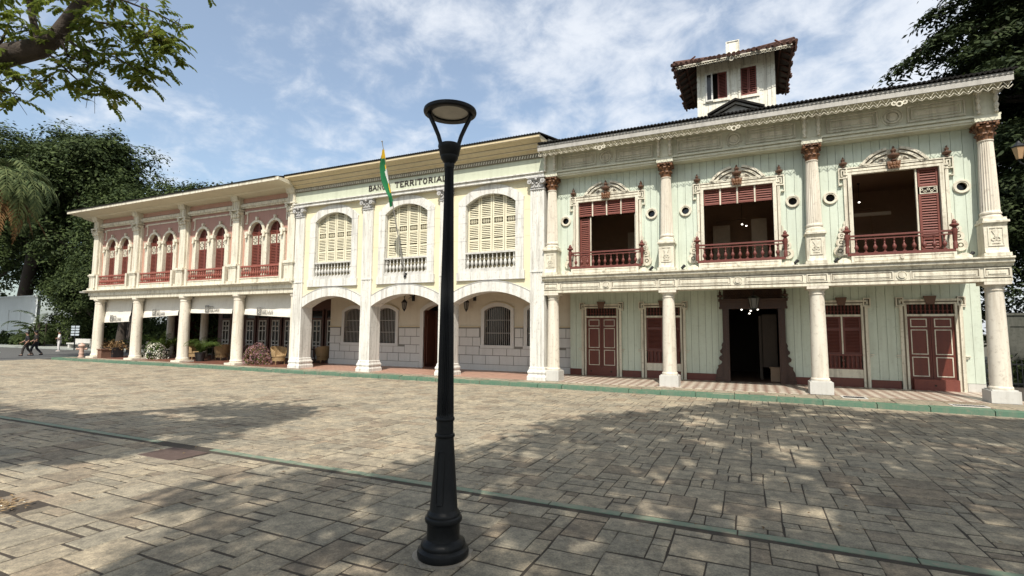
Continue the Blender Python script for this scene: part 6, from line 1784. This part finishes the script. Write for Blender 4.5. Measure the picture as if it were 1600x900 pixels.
def bough_tree(name, label, base, top, tr, tiers, n, leaf, mat, seed, group):
    """tiers of long drooping boughs, each a flat feathery spray of leaves"""
    rng = np.random.default_rng(seed); rg = random.Random(seed)
    r = thing(name, label, 'tree', base, group, world=True)
    mb = MB(); b = Vector(base); t = Vector(top)
    mb.tube([b-Vector((0,0,.3)), b+Vector((0,0,.5)), b.lerp(t, .5), t], lambda f: tr*(1.4-.9*f), seg=10)
    C = []; N = []
    bo = []
    for (z, R, k, dr) in tiers:
        for i in range(k): bo.append((z+rg.uniform(-.6, .6), R*rg.uniform(.65, 1.1), 2*pi*(i+rg.uniform(-.4, .4))/k, dr*rg.uniform(.7, 1.3)))
    tot = sum(q[1] for q in bo)
    for z, R, az, dr in bo:
        h = Vector((math.cos(az), math.sin(az), 0)); s_ = Vector((-h.y, h.x, 0)); o = Vector((b.lerp(t, .5).x, b.lerp(t, .5).y, z-.25*R*.4))
        P = lambda u: o+h*(R*u)+Vector((0, 0, .55*R*u*(1-u)*1.2-dr*u*u+.1*R*u))
        mb.tube([P(q/6) for q in range(7)], tr*.24, tr*.03, seg=5)
        m_ = int(n*R/tot)
        for tuft in range(max(4, m_//60)):
            u = rg.uniform(.22, 1.0)**.8; w = R*.34*math.sin(pi*min(.96, .12+.8*u)); c = P(u)+s_*rg.uniform(-w, w); c.z -= .22*abs((c-P(u)).length)
            q = rng.normal(size=(60, 3))*np.array([.42, .42, .13]); q[:, 2] -= .30*(q[:, 0]**2+q[:, 1]**2)+np.clip(q @ np.array([h.x, h.y, 0]), 0, 2)*.25
            C.append(q+np.array(c)); N.append(q*np.array([.6, .6, .5])+rng.normal(size=(60, 3))*.32+np.array([h.x*.25, h.y*.25, 1.0]))
    c = np.concatenate(C); nr = np.concatenate(N)
    leaves('crown', c, nr, leaf*rng.uniform(.65, 1.3, len(c)), M[mat], r, rng, .42, tuple(-q for q in base), .4)
    obj('trunk', mb, M['bark'], r, smooth=True)
bough_tree('spreading_tree', 'big dark tree with layered drooping boughs above the right end of the mint roof', (21.3, 16, -.2), (21.2, 16, 20), .5, ((21.5,4.5,7,.8),(19.2,6.2,9,1.2),(16.8,7.8,10,1.6),(14.2,8.6,11,1.9),(11.6,8.8,11,2.0),(9.0,8.2,10,1.9),(6.5,7.0,9,1.6)), 120000, .16, 'leaf_right', 51, G2)
tree('spreading_tree', 'dense dark tree standing close behind the layered boughs at the upper right', (27.5, 20, -.2), (27.5, 20, 9), .5, cluster(25.5, 20, 15.8, 8.0, 4.5, 9, 16, 17), 34000, .24, 'leaf_right', 56, G2)
tree('spreading_tree', 'dark tree filling the gap between the corner column and the right edge', (21.6, 10.5, -.2), (21.2, 10.5, 4), .35, cluster(20.6, 10.5, 6.6, 4.2, 3.2, 4.6, 12, 11), 26000, .16, 'leaf_right', 52, G2, lo=.4)
tree('spreading_tree', 'tall dark tree standing behind the layered one at the right', (29, 24, -.2), (29, 24, 8), .5, cluster(28, 24, 12, 8.5, 5, 9, 14, 12), 16000, .26, 'leaf_right', 53, G2)
tree('spreading_tree', 'row tree closing the view low down behind the boundary wall', (19.5, 13.5, -.2), (19.5, 13.5, 3), .3, cluster(20.5, 13.5, 4.2, 6.5, 2.5, 4.4, 14, 15), 14000, .16, 'leaf_right', 54, G2, lo=.4)
tree('spreading_tree', 'big tree beyond the right edge of the plaza that shades the boundary wall', (22.5, -1.5, -.2), (22.2, -1.5, 6), .4, cluster(21.9, -1.8, 10.5, 3.6, 4.2, 3.6, 14, 16), 15000, .18, 'leaf_right', 55, lo=.35)
tree('spreading_tree', 'dark leafy tree growing over the iron railing right of the corner column', (20.2, 9.2, -.2), (20.0, 9.2, 3), .25, cluster(18.6, 9.0, 5.6, 3.2, 1.1, 3.5, 14, 18), 16000, .13, 'leaf_right', 57, G2, lo=.4)
r = thing('boundary_wall', 'weathered grey wall with raised panels beyond the corner column', 'wall', (22, 10.2, -.2), world=True)
mb = MB(); mb.box(15.2, 40, 7.4, 7.7, -.2, 2.55); mb.box(15.15, 40, 7.35, 7.75, 2.55, 2.63); obj('wall', mb, paint('old_wall', (.085,.085,.07), dirt=(.03,.034,.022), amt=.7, streak=.7), r)  # wall colour darkened to stand in for tree shade, plus dirt streaks
mb = MB()
for k in range(6): mb.frame(15.6+k*1.5, 16.8+k*1.5, .5, 2.2, .07, 7.37, 7.4)
obj('panel', mb, bpy.data.materials['old_wall'], r)
r = thing('iron_fence', 'low dark iron railing in front of the grey boundary wall at the right edge', 'fence', (18, 6, -.1), world=True)
mb = MB(); mb.box(14.4, 30, 5.98, 6.02, .75, .80); mb.box(14.4, 30, 5.98, 6.02, .08, .12); obj('rail', mb, M['iron'], r)
mb = MB(); k = 14.45
while k < 22: mb.box(k, k+.022, 5.99, 6.01, -.1, .92); k += .14
obj('bars', mb, M['iron'], r)
r = thing('lantern_post', 'tall pale post with an old amber lantern among the trees at the right edge', 'street lamp', (16.0, 5.6, -.2))
mb = MB(); mb.tube([(0,0,0),(0,0,7.3),(-.02,0,8.9)], .09, .07, seg=10); mb.tube([(0,0,9.2),(0,0,8.9)], .03, .07, seg=8); obj('post', mb, M['bars'], r, loc=(0,0,0), smooth=True)
mb = MB(); mb.tube([(0,0,8.05),(-.15,0,7.95),(-.33,0,8.1),(-.36,0,8.2)], .025, seg=6); mb.lathe(-.36, 0, [(.05,8.2),(.07,8.24)], 8); mb.lathe(-.36, 0, [(.21,8.66),(.22,8.69),(.08,8.82),(.03,8.90)], 6)
obj('bracket', mb, M['iron'], r, loc=(0,0,0))
mb = MB(); mb.lathe(-.36, 0, [(.09,8.24),(.19,8.66)], 6); obj('lantern_glass', mb, plain('amber_glass', (.42,.27,.15), .3), r, loc=(0,0,0))
random.seed(9)
shrub('bush', 'low dark bush growing at the foot of the iron railing by the corner', 'bush', 16.6, 6.9, 1.6, .7, 1.3, 1800, ['leaf_right'], [1], .10, 77)

# ------------------------------------------------------------------ trees over the photographer: the near bough and the shade on the plaza
SUN = Vector((.199, -.567, .800)).normalized()
OFF = Vector((SUN.x/SUN.z, SUN.y/SUN.z))
def shade_tree(name, label, base, trunk_top, tr, region, hmean, hvar, n, leaf, seed, holes=.5, extra_limbs=8):
    """a high spreading crown; region(x, y) tells which spots of the plaza lie in its shade"""
    rng = np.random.default_rng(seed); random.seed(seed)
    r = thing(name, label, 'tree', base, world=True)
    C = []; lim = []
    from mathutils import noise as mn
    tries = 0
    while len(C) < n and tries < n*60:
        tries += 1
        x, y = region['box'][0]+random.random()*(region['box'][1]-region['box'][0]), region['box'][2]+random.random()*(region['box'][3]-region['box'][2])
        if not region['in'](x+random.gauss(0, .10), y+random.gauss(0, .10)): continue
        if mn.noise(Vector((x*.62, y*.62, seed)))+.35*mn.noise(Vector((x*1.9, y*1.9, seed+3))) > holes: continue
        h = hmean+random.gauss(0, hvar)
        C.append((x+OFF.x*h, y+OFF.y*h, h-.13))
        if random.random() < .0015 or (len(lim) < 6 and random.random() < .02): lim.append(C[-1])
    c = np.array(C); k = len(c)
    cl = 7; c = np.repeat(c, cl, 0)+rng.normal(size=(k*cl, 3))*.16
    leaves('crown', c, rng.normal(size=c.shape)*.55+np.array([0, 0, 1.0]), leaf*rng.uniform(.6, 1.3, len(c)), M['leaf_near'], r, rng, .5, tuple(-q for q in base))
    mb = MB(); b = Vector(base); t = Vector(trunk_top)
    mb.tube([b-Vector((0,0,.3)), b+Vector((0,0,.4)), b.lerp(t, .5)+Vector((.15,.1,0)), t], lambda f: tr*(1.5-1.5*f) if f < .33 else tr*(1-.4*(f-.33)), seg=12)
    for e in lim[:extra_limbs+8]:
        e = Vector(e); mm = t.lerp(e, .55)+Vector((0, 0, .6)); mb.tube([t-Vector((0,0,.4)), mm, e], tr*.40, tr*.06, seg=7)
    obj('trunk', mb, M['bark'], r, smooth=True)
def poly_in(P):
    def f(x, y):
        c = False; j = len(P)-1
        for i in range(len(P)):
            if (P[i][1] > y) != (P[j][1] > y) and x < (P[j][0]-P[i][0])*(y-P[i][1])/(P[j][1]-P[i][1])+P[i][0]: c = not c
            j = i
        return c
    return f
SH_R = [(.3,-13.1),(.9,-12.8),(1.9,-12.4),(2.3,-11.2),(2.7,-9.6),(2.7,-7.6),(3.3,-6.3),(4.2,-4.9),(5.4,-3.3),(6.4,-2.1),(8.0,-2.0),(10,-2.3),(13,-2.2),(19,-2.6),(19,-12),(19,-16),(9,-19.5),(1.5,-19.5),(1.9,-15.4),(1.3,-14.3),(.2,-14.0)]
shade_tree('shade_tree', 'tall spreading tree behind the photographer whose crown shades the right half of the plaza', (9.5, -24.0, -.15), (9.6, -22.5, 8.5), .42, {'box': (0, 19, -19.5, -1.8), 'in': poly_in(SH_R)}, 13.2, .9, 5200, .17, 5, holes=.46)
SH_L = [(-16,-11.6),(-9.5,-11.6),(-7.2,-11.3),(-5.5,-10.2),(-4.6,-9.1),(-2.7,-9.0),(-2.6,-10.6),(-2.1,-11.7),(-2.3,-13.2),(-3.2,-14.3),(-5.2,-14.4),(-7.6,-13.4),(-10,-13.5),(-16,-13.5)]
shade_tree('shade_tree', 'spreading tree left of the photographer shading a patch at the left of the plaza', (-10.5, -23.2, -.15), (-9.0, -22.2, 7.0), .38, {'box': (-16, -2, -14.6, -9), 'in': poly_in(SH_L)}, 13.0, .8, 1500, .17, 8, holes=.20)

# the leafy bough hanging into the top left corner
random.seed(21)
r = thing('overhanging_tree', 'near tree whose bough with bright green drooping leaves hangs into the top left corner', 'tree', (-9.2, -19.2, -.15), world=True)
mb = MB()
CAM = Vector((6.7965, -18.078, 1.8853))
mb.tube([(-9.2,-19.2,-.4),(-9.2,-19.2,.2),(-8.6,-18.6,3.0),(-6.6,-16.6,5.6)], lambda f: .34-.16*f, seg=12)
A0 = Vector((-6.6,-16.6,5.6)); A1 = Vector((-4.45,-14.3,6.33)); A2 = Vector((-3.75,-14.0,6.50)); A3 = Vector((-3.45,-13.9,6.72)); A4 = Vector((-3.0,-13.7,7.5)); A5 = Vector((-2.4,-13.3,8.8))
mb.tube([A0, A1, A2, A3, A4, A5], lambda f: (.20-.13*f)*(1+.10*math.sin(f*37)), seg=14)
mb.tube([A2, (-3.85,-14.1,7.0), (-4.05,-14.3,8.6)], .06, .04, seg=8)
tw = [[A3, (-3.05,-13.75,6.45), (-2.5,-13.5,6.3), (-2.15,-13.3,6.05)], [A2, (-3.5,-13.9,6.3), (-3.1,-13.7,5.9), (-2.75,-13.5,5.75)], [A3, (-3.0,-13.7,6.95), (-2.4,-13.4,6.85), (-1.85,-13.15,6.6)],
      [A4, (-2.6,-13.5,7.35), (-2.0,-13.2,7.1), (-1.6,-13.0,6.85)], [A1, (-4.2,-14.1,6.0), (-3.6,-13.9,5.95)], [A2, (-3.9,-14.0,6.85), (-4.2,-14.1,7.0)], [A1, (-4.4,-14.2,6.9), (-4.3,-14.2,7.2)], [A1, (-4.5,-14.4,6.0), (-4.3,-14.3,5.75), (-4.0,-14.1,5.7)],[A3,(-3.2,-13.85,6.3),(-2.9,-13.6,6.2)]]
for t in tw:
    mb.tube(t, .024, .007, seg=5)
    for q in range(7):
        i_ = random.randrange(1, len(t)); a_ = Vector(t[i_-1]).lerp(Vector(t[i_]), random.random()); mb.tube([a_, a_+Vector((random.uniform(-.2,.25), random.uniform(-.15,.15), random.uniform(-.22,.12))), a_+Vector((random.uniform(-.3,.4), random.uniform(-.2,.2), random.uniform(-.42,.05)))], .008, .003, seg=4)
obj('trunk', mb, M['bark'], r, smooth=True)
vs = []; fs = []
def compound(p, d, L, n=7, ll=.092, wv=.034):
    """drooping compound leaf with paired oval leaflets"""
    d = d.normalized(); sd = d.cross(Vector((0, 0, 1))); sd = sd.normalized() if sd.length > .05 else Vector((1, 0, 0)); p = p.copy(); nrm = sd.cross(d)
    for k in range(n):
        q = p+d*(L/n); i = len(vs); vs.extend([p+sd*.003, p-sd*.003, q-sd*.002, q+sd*.002]); fs.append((i, i+1, i+2, i+3))
        p = q; d = (d+Vector((0, 0, -.13))).normalized()
        for s in (-1, 1):
            dd = (sd*s+d*.45+Vector((0, 0, random.uniform(-.75, -.1)))).normalized(); l = ll*random.uniform(.8, 1.15); c = dd.cross(d); c = d
            i = len(vs); a = p; vs.extend([a, a+dd*l*.35-c*wv*.9+Vector((0,0,.008)), a+dd*l*.75-c*wv*.75, a+dd*l, a+dd*l*.75+c*wv*.75, a+dd*l*.35+c*wv*.9+Vector((0,0,.008))]); fs.append((i, i+1, i+2, i+3, i+4, i+5))
def spray(p, n, sp):
    for k in range(n):
        q = Vector(p)+Vector((random.gauss(0, sp), random.gauss(0, sp), random.gauss(0, sp*.6)))
        a = random.uniform(0, 2*pi)
        compound(q, Vector((math.cos(a), math.sin(a), random.uniform(-.4, .3))), random.uniform(.22, .36), random.randint(5, 8))
SP = [(-3.05,-13.75,6.45,7,.12),(-2.6,-13.5,6.32,7,.14),(-2.2,-13.3,6.12,9,.14),(-2.1,-13.25,5.95,6,.10),(-3.3,-13.8,6.2,7,.13),(-3.05,-13.7,5.95,9,.15),(-2.8,-13.55,5.78,9,.14),(-2.55,-13.45,5.66,7,.11),
      (-3.0,-13.7,6.95,8,.16),(-2.5,-13.45,6.88,9,.16),(-2.1,-13.25,6.75,9,.15),(-1.85,-13.12,6.62,7,.12),(-1.72,-13.05,6.45,5,.09),(-2.0,-13.2,7.08,8,.15),(-2.6,-13.5,7.3,9,.18),(-2.3,-13.3,6.45,8,.15),(-2.0,-13.2,6.25,6,.10),
      (-3.4,-13.9,7.25,9,.2),(-4.0,-14.1,6.85,9,.18),(-4.3,-14.2,7.1,10,.2),(-4.45,-14.3,6.75,9,.2),(-4.2,-14.15,6.1,7,.15),(-3.75,-14.0,5.98,6,.12),(-4.3,-14.3,5.78,5,.1),(-4.05,-14.12,5.70,4,.09),(-3.5,-13.9,5.98,7,.13),(-4.55,-14.35,6.15,12,.14),(-3.3,-13.85,6.65,7,.13),(-3.7,-14.0,6.7,6,.12),(-4.6,-14.4,6.5,6,.15),(-2.8,-13.6,6.62,7,.14),(-4.3,-14.2,7.5,12,.25),(-3.6,-13.9,7.7,12,.25),(-2.9,-13.6,7.7,10,.25),(-1.25,-12.9,7.50,3,.06)]
for x, y, z, n, sp in SP: spray((x, y, z), int(n*1.5), sp*1.1)
raw('crown', vs, fs, M['leaf_near'], r, (9.2, 19.2, .15))
# ------------------------------------------------------------------ sky, sun, camera
world = bpy.data.worlds.new('World'); SC.world = world; world.use_nodes = True
nt = world.node_tree; bg = nt.nodes['Background']
EL = math.asin(.800/math.sqrt(.199**2+.567**2+.8**2)); ROT = math.atan2(.199, -.567)
sky = nt.nodes.new('ShaderNodeTexSky'); sky.sky_type = 'NISHITA'; sky.sun_disc = False
sky.sun_elevation = EL; sky.sun_rotation = ROT; sky.air_density = 1.0; sky.dust_density = 2.2; sky.ozone_density = 1.2; sky.altitude = 0
tc = nt.nodes.new('ShaderNodeTexCoord')
sp = nt.nodes.new('ShaderNodeSeparateXYZ'); nt.links.new(tc.outputs['Generated'], sp.inputs[0])
def math_(op, a, b=None):
    n = nt.nodes.new('ShaderNodeMath'); n.operation = op
    for i, v in enumerate((a, b)):
        if v is None: continue
        if hasattr(v, 'is_linked'): nt.links.new(v, n.inputs[i])
        else: n.inputs[i].default_value = v
    return n.outputs[0]
zz = math_('ADD', math_('MAXIMUM', sp.outputs[2], 0.0), .30)
cx = math_('DIVIDE', sp.outputs[0], zz); cy = math_('DIVIDE', sp.outputs[1], zz)
cb = nt.nodes.new('ShaderNodeCombineXYZ'); nt.links.new(cx, cb.inputs[0]); nt.links.new(cy, cb.inputs[1])
mp = nt.nodes.new('ShaderNodeMapping'); mp.inputs['Rotation'].default_value = (0, 0, .5); mp.inputs['Location'].default_value = (3.3, 1.2, 0); nt.links.new(cb.outputs[0], mp.inputs['Vector'])
n1 = noise(nt, 1.9, 3, .5, mp.outputs[0]); n1.inputs['Distortion'].default_value = .3
n2 = noise(nt, 8.5, 7, .60, mp.outputs[0]); n2.inputs['Distortion'].default_value = .25
side = math_('ADD', math_('MULTIPLY', sp.outputs[0], .15), .065)       # more cloud towards the east of the facade
f = math_('ADD', math_('ADD', math_('MULTIPLY', n1.outputs['Fac'], .50), math_('MULTIPLY', n2.outputs['Fac'], .60)), side)
r = ramp(nt, f, .45, .74); r.color_ramp.interpolation = 'EASE'
cl = math_('ADD', math_('MULTIPLY', r.outputs['Color'], .66), .17)
sc = mix(nt, 1.0, sky.outputs['Color'], (.97, 1.05, 1.03), 'MULTIPLY')
c = mix(nt, cl, sc, (5.4, 5.6, 5.9))
nt.links.new(c, bg.inputs['Color']); bg.inputs['Strength'].default_value = .145
L = bpy.data.lights.new('sun', 'SUN'); L.energy = 4.7; L.angle = math.radians(.55); L.color = (1, .935, .84)
lo = bpy.data.objects.new('sun', L); COL.objects.link(lo)
lo.rotation_euler = Vector((.199, -.567, .8)).to_track_quat('Z', 'Y').to_euler()
cam = bpy.data.cameras.new('camera'); co = bpy.data.objects.new('camera', cam); COL.objects.link(co); SC.camera = co
cam.sensor_fit = 'HORIZONTAL'; cam.sensor_width = 36; cam.lens = 36*800/1600; cam.clip_start = .05; cam.clip_end = 3000
R_ = Vector((0.90706636, 0.42094452, 0.00602735)); U_ = Vector((0.02891195, -0.0765711, 0.99664485)); B_ = Vector((0.41999371, -0.90384876, -0.0816254))
mt = Matrix(((R_.x, U_.x, B_.x, 6.7965), (R_.y, U_.y, B_.y, -18.078), (R_.z, U_.z, B_.z, 1.8853), (0, 0, 0, 1)))
co.matrix_world = mt
SC.view_settings.view_transform = 'Standard'; SC.view_settings.look = 'None'; SC.view_settings.exposure = .32; SC.view_settings.gamma = 1
try:
    SC.view_settings.use_curve_mapping = False
except Exception: pass
SC.cycles.max_bounces = 6; SC.cycles.diffuse_bounces = 3; SC.cycles.use_denoising = True
for o in bpy.data.objects:
    if '_b' in o: del o['_b']
